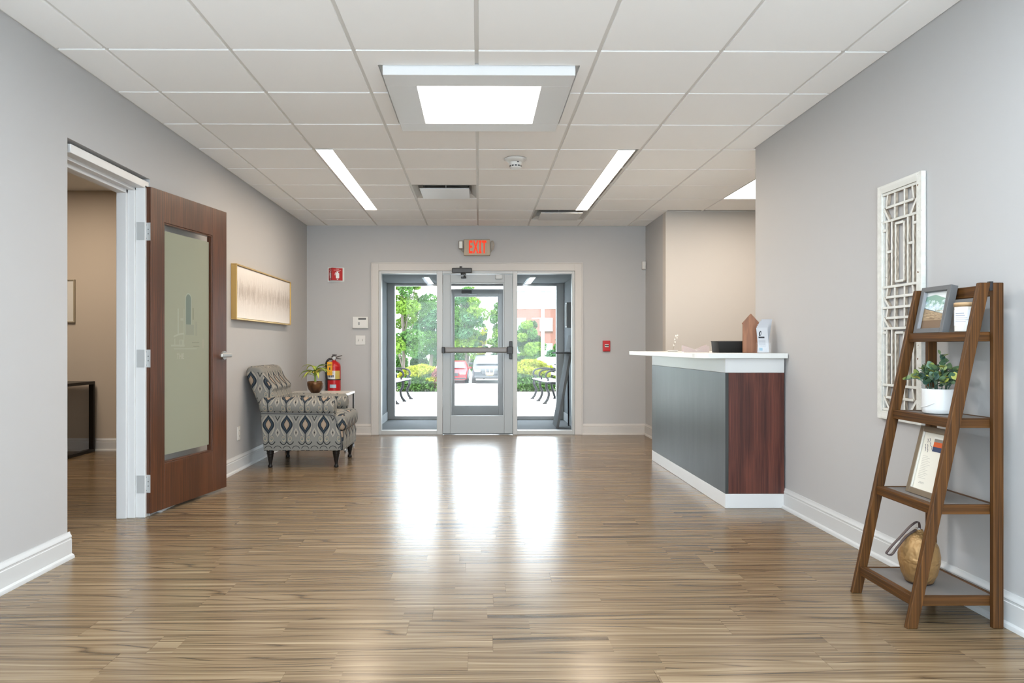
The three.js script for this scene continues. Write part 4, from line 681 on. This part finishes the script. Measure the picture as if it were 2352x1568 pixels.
{
  const t = thing('candle_jar', 'glass candle jar with a white label and wooden lid on the top shelf', 'candle', [1.942, 1.134, -2.915]);
  const lab = canvasTex(512, 256, (c, w, h) => { c.fillStyle = '#e7e9ee'; c.fillRect(0, 0, w, h); c.fillStyle = '#8c909c'; for (const cx of [40, 210, 380]) { c.fillRect(cx, 50, 70, 12); c.fillRect(cx, 84, 74, 12); c.fillRect(cx, 126, 90, 7); c.fillRect(cx, 160, 100, 7); c.fillRect(cx, 184, 80, 7); } });
  part('jar', lathe([[0, 0], [0.038, 0], [0.041, 0.004], [0.041, 0.1], [0.039, 0.102], [0, 0.102]], 40), mat([0.8, 0.77, 0.72], 0.15), t);
  part('label', new THREE.CylinderGeometry(0.0414, 0.0414, 0.062, 40, 1, true).translate(0, 0.056, 0), mat(0xffffff, 0.5, { map: lab }), t);
  part('lid', lathe([[0, 0.1], [0.043, 0.1], [0.043, 0.115], [0.041, 0.117], [0, 0.117]], 40), mat([0.6, 0.4, 0.22], 0.55), t);
}
{
  const t = thing('potted_eucalyptus', 'bushy green eucalyptus plant in a white round pot on the third shelf', 'plant', [1.9, 0.80, -3.03]);
  part('pot', lathe([[0, 0], [0.05, 0], [0.056, 0.004], [0.059, 0.02], [0.06, 0.1], [0.058, 0.102], [0.055, 0.1], [0.054, 0.085], [0, 0.085]], 44), M.white, t);
  part('pot_ridge', [tube([...Array(13)].map((_, i) => { const a = Math.PI * (0.55 + i / 12 * 0.7) + 0.6; return [Math.cos(a) * 0.0598, 0.045 - 0.02 * Math.sin(i / 12 * Math.PI), Math.sin(a) * 0.0598]; }), 0.0016, 24, 5)], M.white, t);
  part('soil', cyl(0.054, 0.054, 0.006, 0, 0.084, 0, 28), M.darkGrey, t);
  const leafG = (r) => { const s = new THREE.Shape(); s.moveTo(0, 0); s.bezierCurveTo(r * 0.6, r * 0.05, r * 1.05, r * 0.7, r * 0.75, r * 1.35); s.quadraticCurveTo(r * 0.4, r * 1.9, 0, r * 2.05); s.quadraticCurveTo(-r * 0.4, r * 1.9, -r * 0.75, r * 1.35); s.bezierCurveTo(-r * 1.05, r * 0.7, -r * 0.6, r * 0.05, 0, 0); const g = new THREE.ShapeGeometry(s, 4), p = g.attributes.position; for (let i = 0; i < p.count; i++) p.setZ(i, (p.getX(i) ** 2) * 14 - (p.getY(i) ** 2) * 4); g.computeVertexNormals(); return g; };
  const gs = [leafG(0.0135), leafG(0.016), leafG(0.01)], ms = [[0.075, 0.15, 0.085], [0.12, 0.2, 0.09], [0.035, 0.085, 0.06], [0.26, 0.32, 0.09], [0.15, 0.23, 0.16], [0.42, 0.42, 0.08]].map((c) => mat(c, 0.5, { side: THREE.DoubleSide }));
  let n = 0; const stems = [];
  for (let i = 0; i < 26; i++) {
    const az = i * 2.399 + rr(-0.3, 0.3), out = i === 0 ? 0.0 : rr(0.04, 0.125), hgt = i === 0 ? 0.15 : rr(0.015, 0.105) + (0.12 - out) * 0.3, a = i === 1 ? [-0.1, 0.045, -0.07] : i === 0 ? [0.005, 0.155, 0.01] : [Math.cos(az) * out, hgt, Math.sin(az) * out];
    if (a[0] > 0.085) a[0] = 0.085;
    const base = V(Math.cos(az) * 0.03, 0.085, Math.sin(az) * 0.03), tip = V(a[0], 0.09 + a[1], a[2]), mid = base.clone().lerp(tip, 0.5).add(V(0, 0.03, 0)), cv = new THREE.CatmullRomCurve3([base, mid, tip]);
    stems.push(new THREE.TubeGeometry(cv, 8, 0.0013, 5));
    const cnt = 10; for (let k = 0; k < cnt; k++) { if (n >= 255) break; const s = 0.25 + 0.75 * k / (cnt - 1), q = cv.getPoint(s), o = part('leaf', gs[k > 7 ? 2 : (n % 2)], ms[k > 7 ? [1, 3, 4][n % 3] : n % 13 === 0 ? 5 : [0, 1, 2, 0, 4, 1, 2, 3][n % 8]], t); o.position.copy(q); o.rotation.set(rr(-1.3, 0.3), rr(0, 6.28), rr(-0.6, 0.6), 'YXZ'); n++; }
  }
  part('stem', stems, ms[2], t);
}
{
  const t = thing('gold_vase', 'hammered gold egg shaped bottle with a dark leather loop on the bottom shelf', 'vase', [1.795, 0.117, -2.985]);
  const ham = dataTex(256, 256, (u, v) => { const n = noise(u * 16, v * 16, 1) * 0.6 + noise(u * 40, v * 34, 4) * 0.4; const k = 128 + n * 120; return [k, k, k]; }, false);
  part('body', smooth(lathe([[0, 0], [0.042, 0], [0.05, 0.004], [0.066, 0.04], [0.076, 0.085], [0.077, 0.11], [0.07, 0.15], [0.052, 0.182], [0.03, 0.2], [0.016, 0.207], [0.014, 0.215], [0, 0.217]], 48), 1.2), mat([0.36, 0.21, 0.085], 0.42, { metalness: 0.5, bumpMap: ham, bumpScale: 0.007 }), t);
  part('base_ring', lathe([[0.0, -0.0005], [0.046, -0.0005], [0.052, 0.006], [0.05, 0.008], [0.0, 0.008]], 40), mat([0.07, 0.035, 0.025], 0.5), t);
  const loop = [[-0.008, 0.205, 0.0], [0.002, 0.222, 0.0], [-0.004, 0.245, 0.0], [-0.03, 0.232, 0.0], [-0.08, 0.185, 0.005], [-0.128, 0.135, 0.008], [-0.138, 0.118, 0.008], [-0.12, 0.113, 0.008], [-0.09, 0.145, 0.004], [-0.05, 0.188, 0.0], [-0.012, 0.214, 0.0]];
  const cv = new THREE.CatmullRomCurve3(loop.map((p) => V(...p))), n = 70, pos = [], idx = [];
  for (let i = 0; i <= n; i++) { const q = cv.getPoint(i / n), tg = cv.getTangent(i / n), nn = V(-tg.y, tg.x, 0).normalize().multiplyScalar(0.0016), b = V(0, 0, 0.0065); for (const [sn, sb] of [[1, 1], [1, -1], [-1, -1], [-1, 1]]) { const v = q.clone().addScaledVector(nn, sn).addScaledVector(b, sb); pos.push(v.x, v.y, v.z); } }
  for (let i = 0; i < n; i++) for (let k = 0; k < 4; k++) { const a = i * 4 + k, b = i * 4 + (k + 1) % 4, c = a + 4, d = b + 4; idx.push(a, c, b, b, c, d); }
  let g = new THREE.BufferGeometry(); g.setAttribute('position', new THREE.Float32BufferAttribute(pos, 3)); g.setAttribute('uv', new THREE.Float32BufferAttribute(new Array(pos.length / 3 * 2).fill(0), 2)); g.setIndex(idx); g = smooth(g, 0.6);
  part('leather_loop', g, mat([0.045, 0.028, 0.03], 0.5), t);
  part('rivet', cyl(0.006, 0.006, 0.02, 0, 0, 0, 14).rotateX(Math.PI / 2).translate(-0.006, 0.216, -0.01), M.steel, t);
}

// ------------------------------------------------------------------ outside
{
  const conc = dataTex(256, 256, (u, v) => { const n = noise(u * 30, v * 30, 1) * 0.5 + noise(u * 90, v * 90, 3) * 0.4, k = 205 + n * 22; return [k, k, k - 4]; });
  const gy = (z) => (z > -18.5 ? -0.02 : z < -33 ? -0.86 : mix(-0.02, -0.86, (-18.5 - z) / 14.5));
  const zs = [-10.9, -12.6, -14.4, -16.2, -18.5, -22, -26, -30, -33, -46], P = [], uv = [], ix = [];
  zs.forEach((z) => { for (const x of [-40, 40]) { P.push(x, gy(z), z); uv.push(x / 2, z / 2); } }); zs.forEach((_, i) => { if (i) { const a = (i - 1) * 2; ix.push(a, a + 1, a + 3, a, a + 3, a + 2); } });
  const g = new THREE.BufferGeometry(); g.setAttribute('position', new THREE.Float32BufferAttribute(P, 3)); g.setAttribute('uv', new THREE.Float32BufferAttribute(uv, 2)); g.setIndex(ix); g.computeVertexNormals();
  struct('ground', g, mat(0xffffff, 0.85, { map: conc }));
  struct('path_joint', [-11.6, -12.4, -13.6].map((z) => bb(-4, 4, -0.022, -0.0185, z - 0.006, z + 0.006)), mat([0.3, 0.3, 0.3], 0.9));
  for (const s of [-1, 1]) { struct('kerb', rb(s < 0 ? -6 : 0.72, s < 0 ? -0.62 : 6, -0.1, 0.07, -16.25, -16.1, 0.02), mat([0.66, 0.65, 0.63], 0.85)); struct('planting_bed', bb(s < 0 ? -6 : 0.75, s < 0 ? -0.65 : 6, -0.1, 0.03, -18.4, -16.25), mat([0.14, 0.1, 0.07], 0.95)); }
  struct('grass_bank', bb(-60, 60, -1.5, -0.855, -120, -46), mat([0.12, 0.2, 0.06], 0.95));
  const lf = []; for (let i = 0; i < 26; i++) { const x = rr(-1.6, 1.5), z = rr(-13.4, -11.2), s = rr(0.015, 0.04); lf.push(new THREE.CircleGeometry(s, 5).scale(1, 0.45, 1).rotateX(-Math.PI / 2 + rr(-0.3, 0.3)).rotateY(rr(0, 6)).translate(x, -0.008, z)); }
  const o = solo('fallen_leaves', lf, mat([0.2, 0.13, 0.06], 0.9, { side: THREE.DoubleSide }), 'dry brown fallen leaves scattered on the pale walk outside', 'leaves'); o.userData.kind = 'stuff';
}
function leafCloud(centers, n, size, pick) {                              // many small leaf quads filling ellipsoids: [x,y,z,rx,ry,rz]
  const P = [], N = [], UV = [], tot = centers.reduce((s, c) => s + c[3] * c[4] + c[4] * c[5], 0);
  for (const c of centers) {
    const k = Math.round(n * (c[3] * c[4] + c[4] * c[5]) / tot);
    for (let i = 0; i < k; i++) {
      const d = V(rr(-1, 1), rr(-1, 1), rr(-1, 1)); if (d.length() > 1 || d.length() < 0.05) { i--; continue; }
      const r = Math.pow(d.length(), 0.5), q = d.normalize(), p = V(c[0] + q.x * r * c[3], c[1] + q.y * r * c[4], c[2] + q.z * r * c[5]), s = size * rr(0.6, 1.3);
      const a = V(rr(-1, 1), rr(-1, 1), rr(-1, 1)).normalize(), b = V(rr(-1, 1), rr(-1, 1), rr(-1, 1)).cross(a).normalize(), nn = a.clone().cross(b);
      const A = p.clone().addScaledVector(a, s), B = p.clone().addScaledVector(b, s * 0.5), C = p.clone().addScaledVector(a, -s), D = p.clone().addScaledVector(b, -s * 0.5);
      for (const v of [A, B, C, A, C, D]) { P.push(v.x, v.y, v.z); N.push(nn.x, nn.y, nn.z); UV.push(0, 0); }
    }
  }
  const g = new THREE.BufferGeometry(); g.setAttribute('position', new THREE.Float32BufferAttribute(P, 3)); g.setAttribute('normal', new THREE.Float32BufferAttribute(N, 3)); g.setAttribute('uv', new THREE.Float32BufferAttribute(UV, 2)); return g;
}
const leafM = (c) => mat(c.map((x) => x * 0.9), 0.7, { side: THREE.DoubleSide, transmission: 0.35, thickness: 0, specularIntensity: 0.25 });
const LM_ = { fresh: leafM([0.125, 0.22, 0.026]), mid: leafM([0.065, 0.15, 0.03]), blue: leafM([0.06, 0.145, 0.06]), deep: leafM([0.028, 0.065, 0.018]), yellow: leafM([0.24, 0.27, 0.012]), pink: leafM([0.2, 0.07, 0.06]) }, LM = LM_;
const bark = mat([0.09, 0.07, 0.055], 0.9);
function tree(name, label, x, z, y0, blobs, mats, n, size, trunk) {
  const t = thing(name, label, 'tree', [x, y0, z]);
  const H_ = Math.max(...blobs.map((b) => b[1])), tg = [tube([[0, -0.05, 0], [0.06, H_ * 0.3, 0.02], [-0.03, H_ * 0.6, 0], [0.02, H_ * 0.95, 0]], trunk, 14, 8)];
  for (const b of blobs.slice(0, 9)) tg.push(tube([[0, Math.max(0.4, b[1] * 0.45), 0], [b[0] * 0.5, b[1] * 0.75, b[2] * 0.5], [b[0], b[1], b[2]]], trunk * 0.35, 8, 5));
  part('trunk', tg, bark, t);
  mats.forEach((m, i) => { const o = part('foliage', leafCloud(blobs.filter((_, k) => mats.length < 2 || k % mats.length === i), n / mats.length, size), m, t); o.userData.kind = 'stuff'; });
  return t;
}
const blobs = (n, rx, y0, y1, r, taper = 1) => [...Array(n)].map(() => { const f = rnd(), y = mix(y0, y1, f), k = taper < 0 ? 1 - f * 0.85 : 1 - Math.abs(f - 0.4) * taper * 0.6, a = rr(0, 6.28), d = rx * k * Math.sqrt(rnd()); return [Math.cos(a) * d, y, Math.sin(a) * d, r * k * rr(0.7, 1.25), r * k * rr(0.55, 0.95), r * k * rr(0.7, 1.2)]; });
tree('broadleaf_tree', 'tall light green tree with open crown filling the left sidelight', -3.5, -34, -0.86, blobs(40, 1.35, 1.6, 6.2, 0.5), [LM.fresh, LM.mid], 15000, 0.085, 0.065);
tree('broadleaf_tree', 'dense bluish green tree right behind the light one in the left sidelight', -3.3, -50.5, -0.86, blobs(28, 1.4, 1.4, 5.3, 0.7), [LM.blue, LM.mid], 11000, 0.1, 0.12);
tree('broadleaf_tree', 'big green tree rising behind the red car in the door glass', -0.75, -46, -0.86, blobs(52, 1.25, 1.2, 5.6, 0.62, 1.2), [LM.blue, LM.fresh, LM.mid], 17000, 0.09, 0.12);
tree('broadleaf_tree', 'slender green tree at the right edge of the door glass', 1.38, -49.5, -0.86, blobs(20, 0.65, 1.7, 4.7, 0.45), [LM.fresh, LM.mid], 7000, 0.09, 0.09);
tree('conifer_tree', 'small narrow yellow green conifer behind the black car', 0.3, -43.2, -0.86, blobs(22, 0.42, 0.9, 3.2, 0.34, -1), [LM.yellow, LM.deep], 5000, 0.07, 0.06);
tree('broadleaf_tree', 'rounded green tree beside the brick building in the right sidelight', 2.85, -42, -0.86, blobs(30, 0.75, 1.0, 3.3, 0.45), [LM.fresh, LM.mid, LM.deep], 11000, 0.08, 0.1);
tree('broadleaf_tree', 'low green tree right of the white light pole', 5.1, -44, -0.86, blobs(22, 0.8, 0.8, 2.3, 0.45), [LM.mid, LM.blue], 7000, 0.08, 0.09);
// low hedge row behind the cars, bush by bush
[[-5.2, 1.5, 'mid'], [-3.9, 1.3, 'deep'], [-2.6, 1.45, 'mid'], [-1.3, 1.35, 'fresh'], [0.0, 1.3, 'mid'], [1.3, 1.5, 'deep'], [2.6, 1.3, 'mid'], [3.9, 1.5, 'mid'], [5.2, 1.4, 'fresh'], [6.5, 1.5, 'mid']].forEach(([x, h, k], i) => {
  const t = thing('hedge_bush', null, 'bush', [x * 1.12, -0.86, -53.6 - (i % 2) * 0.9]);
  tag(t, ['leafy bush at the left end of the hedge behind the parking lot', 'dark bush second from the left in the hedge beyond the parking lot', 'mid green bush in the hedge behind the left sidelight, third from the left end', 'light green bush in the hedge behind the red car', 'mid green bush in the hedge behind the gap between the two cars', 'dark bush in the hedge behind the black car', 'mid green bush in the hedge under the rounded tree', 'mid green bush in the hedge behind the white light pole', 'light green bush in the hedge right of the light pole, second from the right end', 'mid green bush at the right end of the hedge beyond the parking lot'][i], 'bush');
  part('stem', tube([[0, -0.02, 0], [0.03, h * 0.4, 0], [0, h * 0.8, 0]], 0.04, 6, 6), bark, t);
  const f = part('foliage', leafCloud([[0, h * 0.55, 0, 0.7, h * 0.55, 0.5], [0.3, h * 0.4, 0.15, 0.42, h * 0.4, 0.4], [-0.3, h * 0.45, 0.1, 0.42, h * 0.45, 0.4]], 3200, 0.075), LM[k], t); f.userData.kind = 'stuff';
});
// shrubs along the kerb
function shrub(label, x, z, rx, h, rz, n, pinkSide) {
  const t = thing('shrub', label, 'shrub', [x, 0.03, z]);
  part('stem', [tube([[0, -0.03, 0], [-0.1, h * 0.4, 0], [-0.2, h * 0.7, 0]], 0.015, 6, 6), tube([[0, -0.03, 0], [0.1, h * 0.4, 0.05], [0.22, h * 0.7, 0.1]], 0.015, 6, 6)], bark, t);
  const low = [], top = []; for (let k = 0; k < 26; k++) { const a = rr(0, 6.28), d = Math.sqrt(rnd()), px = Math.cos(a) * d * rx * 0.8, pz = Math.sin(a) * d * rz * 0.8, hh = h * Math.sqrt(Math.max(0.15, 1 - d * d * 0.8)); low.push([px, hh * 0.42, pz, rx * 0.3, hh * 0.42, rz * 0.3]); top.push([px, hh * 0.86, pz, rx * 0.27, hh * 0.16, rz * 0.27]); }
  const f1 = part('foliage', leafCloud(low, n, 0.032), LM.mid, t); f1.userData.kind = 'stuff'; const f2 = part('foliage', leafCloud(top, n * 0.75, 0.03), LM.yellow, t, 'yellow green top leaves with sunlight put into their colour'); f2.userData.kind = 'stuff';  // top leaves coloured brighter yellow, standing in for sun on the shrub
  if (pinkSide) { const f3 = part('foliage', leafCloud([[pinkSide * rx * 0.7, h * 0.5, rz * 0.4, rx * 0.3, h * 0.4, rz * 0.4]], n * 0.16, 0.026), LM.pink, t, 'reddish leaves'); f3.userData.kind = 'stuff'; }
  return t;
}
shrub('rounded yellow green shrub behind the left bench with reddish leaves on one side', -1.33, -17.1, 0.62, 0.63, 0.55, 9000, 1);
shrub('rounded yellow green shrub behind the right bench, seen in the right sidelight', 1.22, -17.2, 0.75, 0.74, 0.6, 10000, 0);
// benches
function bench() {
  const t = thing('garden_bench', 'black cast iron bench with pale slats left of the walk, seen in the left sidelight', 'bench', [0, -0.02, 0]);
  const slat = mat([0.26, 0.27, 0.28], 0.7), iron = mat([0.012, 0.012, 0.013], 0.6, { specularIntensity: 0.4 }), L = 1.46;                     // local: seat front towards +x, length along z
  for (const z of [-0.68, 0, 0.68]) {
    const e = sub('end_frame', t, [0, 0, z]), w = 0.025;
    part('front_leg', tube([[0.02, 0.4, 0], [0.015, 0.3, 0], [-0.03, 0.2, 0], [0.0, 0.08, 0], [0.05, 0.015, 0]], w, 20, 8), iron, e); part('foot', [rb(0.01, 0.09, 0, 0.025, -0.025, 0.025, 0.01), rb(-0.47, -0.39, 0, 0.025, -0.025, 0.025, 0.01)], iron, e);
    part('rear_leg', tube([[-0.34, 0.4, 0], [-0.36, 0.25, 0], [-0.4, 0.12, 0], [-0.43, 0.015, 0]], w, 16, 8), iron, e);
    part('seat_bearer', tube([[0.03, 0.405, 0], [-0.17, 0.385, 0], [-0.36, 0.4, 0]], w * 0.9, 12, 6), iron, e);
    part('back_support', tube([[-0.34, 0.4, 0], [-0.4, 0.6, 0], [-0.47, 0.82, 0]], w * 0.9, 12, 6), iron, e);
    part('armrest', tube([[-0.41, 0.62, 0], [-0.2, 0.64, 0], [0.0, 0.6, 0], [0.03, 0.52, 0], [-0.02, 0.47, 0], [0.01, 0.41, 0]], w * 0.8, 24, 6), iron, e);
  }
  for (let k = 0; k < 6; k++) part('seat_slat', rb(0.045 - k * 0.066 - 0.058, 0.045 - k * 0.066, 0.415, 0.437, -L / 2, L / 2, 0.006), slat, t);
  for (let k = 0; k < 5; k++) { const y = 0.5 + k * 0.075, x = -0.34 - (y - 0.4) * 0.31; part('back_slat', rb(x - 0.004, x + 0.018, y, y + 0.058, -L / 2, L / 2, 0.006), slat, t); }
  return t;
}
const b1 = bench(); b1.position.set(-1.52, -0.02, -14.62); b1.rotation.y = -0.1;
dup(b1, [1.24, -0.02, -14.68], Math.PI + 0.1, 'black cast iron bench with pale slats right of the walk, seen in the right sidelight');
// cars
function car(label, pos, turn, paint, tall) {
  const t = thing('car', label, 'car', pos, turn), k = tall, glassM = mat([0.03, 0.04, 0.05], 0.08);
  const side = [[-2.2, 0.3 * k], [2.15, 0.26 * k], [2.25, 0.4 * k], [2.2, 0.68 * k], [2.05, 0.78 * k], [1.1, 0.92 * k], [0.35, 1.36 * k], [0.1, 1.43 * k], [-1.2, 1.45 * k], [-1.7, 1.3 * k], [-2.1, 0.98 * k], [-2.25, 0.9 * k]];
  const g = smooth(extr(side, 1.8, 0.09, 3).translate(0, 0, -0.9), 0.5).rotateY(-Math.PI / 2); // nose towards +z
  const p = g.attributes.position; for (let i = 0; i < p.count; i++) { const y = p.getY(i), f = clamp((y - 0.9 * k) / (0.55 * k)); p.setX(i, p.getX(i) * (1 - f * 0.2)); const n = clamp((p.getZ(i) - 1.6) / 0.65); p.setX(i, p.getX(i) * (1 - n * 0.1)); }
  g.computeVertexNormals(); part('body', smooth(g, 0.5), paint, t);
  const ws = [[-0.74, 0.97 * k, 1.06], [0.74, 0.97 * k, 1.06], [0.62, 1.34 * k, 0.42], [-0.62, 1.34 * k, 0.42]].map((v) => [v[0], v[1] + 0.035, v[2] + 0.02]);
  const wg = new THREE.BufferGeometry(); wg.setAttribute('position', new THREE.Float32BufferAttribute([...ws[0], ...ws[1], ...ws[2], ...ws[0], ...ws[2], ...ws[3]], 3)); wg.setAttribute('uv', new THREE.Float32BufferAttribute(new Array(12).fill(0), 2)); wg.computeVertexNormals(); part('windscreen', wg, glassM, t);
  part('grille', [rb(-0.42, 0.42, 0.5 * k, 0.72 * k, 2.12, 2.25, 0.03), rb(-0.8, 0.8, 0.3 * k, 0.42 * k, 2.1, 2.27, 0.03)], M.dark, t);
  part('grille_bar', [-0.2, 0, 0.2].map((x) => bb(x - 0.01, x + 0.01, 0.5 * k, 0.72 * k, 2.24, 2.26)), M.chrome, t);
  for (const s of [-1, 1]) { part('headlight', rb(s * 0.62 - 0.16, s * 0.62 + 0.16, 0.58 * k, 0.72 * k, 2.05, 2.21, 0.04), mat([0.75, 0.78, 0.8], 0.1), t); part('mirror', rb(s * 0.98 - 0.1, s * 0.98 + 0.1, 0.95 * k, 1.08 * k, 0.75, 0.9, 0.04), paint, t); }
  part('plate', rb(-0.16, 0.16, 0.44 * k, 0.58 * k, 2.255, 2.275, 0.005), mat([0.85, 0.55, 0.06], 0.4), t, 'yellow licence plate');
  for (const [x, z] of [[-0.82, 1.35], [0.82, 1.35], [-0.82, -1.35], [0.82, -1.35]]) { const wh = sub('wheel', t, [x, 0.31, z]); part('tyre', cyl(0.31, 0.31, 0.2, 0, -0.1, 0, 24).rotateZ(Math.PI / 2), M.dark, wh); part('rim', cyl(0.19, 0.19, 0.21, 0, -0.105, 0, 18).rotateZ(Math.PI / 2), M.steel, wh); }
  return t;
}
car('black car with a yellow licence plate parked facing the entrance', [0.57, -0.86, -40.2], 0, mat([0.012, 0.013, 0.015], 0.35, { specularIntensity: 0.6 }), 1.0);
car('bright red car parked left of the black car', [-1.45, -0.86, -40.3], 0, mat([0.3, 0.006, 0.008], 0.4, { specularIntensity: 0.5 }), 0.78).children.forEach((c) => { if (/plate/.test(c.name)) c.material = M.whitePlastic; });
car('white car parked behind the right bench beyond the light pole', [4.2, -0.86, -38.6], 0.2, mat([0.8, 0.8, 0.8], 0.3, { clearcoat: 1 }), 0.95).children.forEach((c) => { if (/plate/.test(c.name)) c.material = M.whitePlastic; });
// light pole
{
  const t = thing('light_pole', 'tall white light pole with a cross arm beyond the right sidelight', 'pole', [3.05, -0.86, -35]);
  part('pole', lathe([[0, 0], [0.16, 0], [0.16, 0.08], [0.09, 0.1], [0.085, 1.5], [0.07, 4.4], [0, 4.42]], 20), M.white, t);
  part('cross_arm', [rb(-0.5, 0.14, 3.25, 3.29, -0.03, 0.03, 0.01)], M.white, t);
  for (const [x, y] of [[-0.2, 4.35], [0.12, 4.3], [0.95, 3.95], [-0.32, 4.05]]) part('lamp_head', [rb(x - 0.1, x + 0.1, y, y + 0.06, -0.12, 0.12, 0.02), bar([0, y - 0.15, 0], [x, y + 0.02, 0], 0.02, 0.02)], mat([0.4, 0.41, 0.42], 0.5), t);
}
// brick building
{
  const t = thing('brick_building', 'red brick building with a white upper storey beyond the trees', 'building', [9.0, -0.86, -72]);
  const brickT = dataTex(256, 256, (u, v) => { const r = Math.floor(v * 16), c = Math.floor(u * 8 + (r % 2) * 0.5), fx = (u * 8 + (r % 2) * 0.5) % 1, fy = (v * 16) % 1; if (fx < 0.05 || fy < 0.1) return [110, 92, 86]; const n = noise(c * 3.7, r * 5.3, 1) * 26; return [96 + n * 0.5, 58 + n * 0.4, 49 + n * 0.4]; });
  part('brick_wall', uvm(bb(-6.2, 8, 0, 5.6, -6, 0), 1.8, 1.2), mat(0xffffff, 0.85, { map: brickT }), t);
  part('upper_wall', bb(-6.2, 8, 5.6, 7.8, -6, 0.05), mat([0.8, 0.8, 0.78], 0.7), t);
  part('roof', rb(-6.4, 8.2, 7.8, 8.0, -6.2, 0.3, 0.03), mat([0.7, 0.7, 0.7], 0.7), t);
  for (const y of [0.9, 3.4, 6.1]) for (const x of [-5.0, -2.4, 0.2, 2.8]) { const w = sub('window', t, [x, y, 0.03]); part('window_frame', [rb(-0.62, 0.62, 1.2, 1.3, 0, 0.1, 0.01), rb(-0.62, 0.62, 0, 0.1, 0, 0.14, 0.01), rb(-0.62, -0.52, 0.1, 1.2, 0, 0.1, 0.01), rb(0.52, 0.62, 0.1, 1.2, 0, 0.1, 0.01), rb(-0.05, 0.05, 0.1, 1.2, 0, 0.08, 0.01)], M.white, w); part('pane', bb(-0.52, 0.52, 0.1, 1.2, 0.01, 0.03), mat([0.16, 0.22, 0.26], 0.1), w); }
}
// vestibule clutter, right side
{
  const t = thing('folding_board', 'grey folded board leaning in the vestibule behind the right sidelight', 'board', [1.12, 0, -9.75]);
  const g = mat([0.03, 0.033, 0.037], 0.8, { specularIntensity: 0.4 }), g2 = mat([0.1, 0.105, 0.11], 0.7);
  part('board', [bar([-0.1, 0.02, 0], [0.115, 1.22, 0.0], 0.03, 0.5)], g, t);
  part('rear_leg', [bar([0.1, 0, -0.22], [0.09, 1.0, -0.22], 0.02, 0.03), bar([0.1, 0, 0.22], [0.09, 1.0, 0.22], 0.02, 0.03)], g, t);
  part('edge_strip', [bar([-0.103, 0.02, 0.252], [0.112, 1.22, 0.252], 0.034, 0.012)], g2, t);
  part('top_rest', rb(-0.12, 0.08, 0.98, 1.0, -0.26, 0.26, 0.004), g, t);
  const h = thing('wall_heater', 'tall dark grey vertical box on the right vestibule wall', 'wall fitting', [1.256, 1.33, -10.0]);
  part('housing', rb(-0.07, -0.001, 0, 0.34, -0.09, 0.09, 0.01), M.midGrey, h); part('grille', [-0.05, 0, 0.05].map((z) => rb(-0.075, -0.068, 0.02, 0.32, z - 0.012, z + 0.012, 0.002)), M.darkGrey, h);
}

scene.traverse((o) => { if (o.isMesh) { o.castShadow = true; o.receiveShadow = true; } if (o.isLight && o.shadow && !o.isRectAreaLight) o.castShadow = true; });
renderer.render(scene, camera);
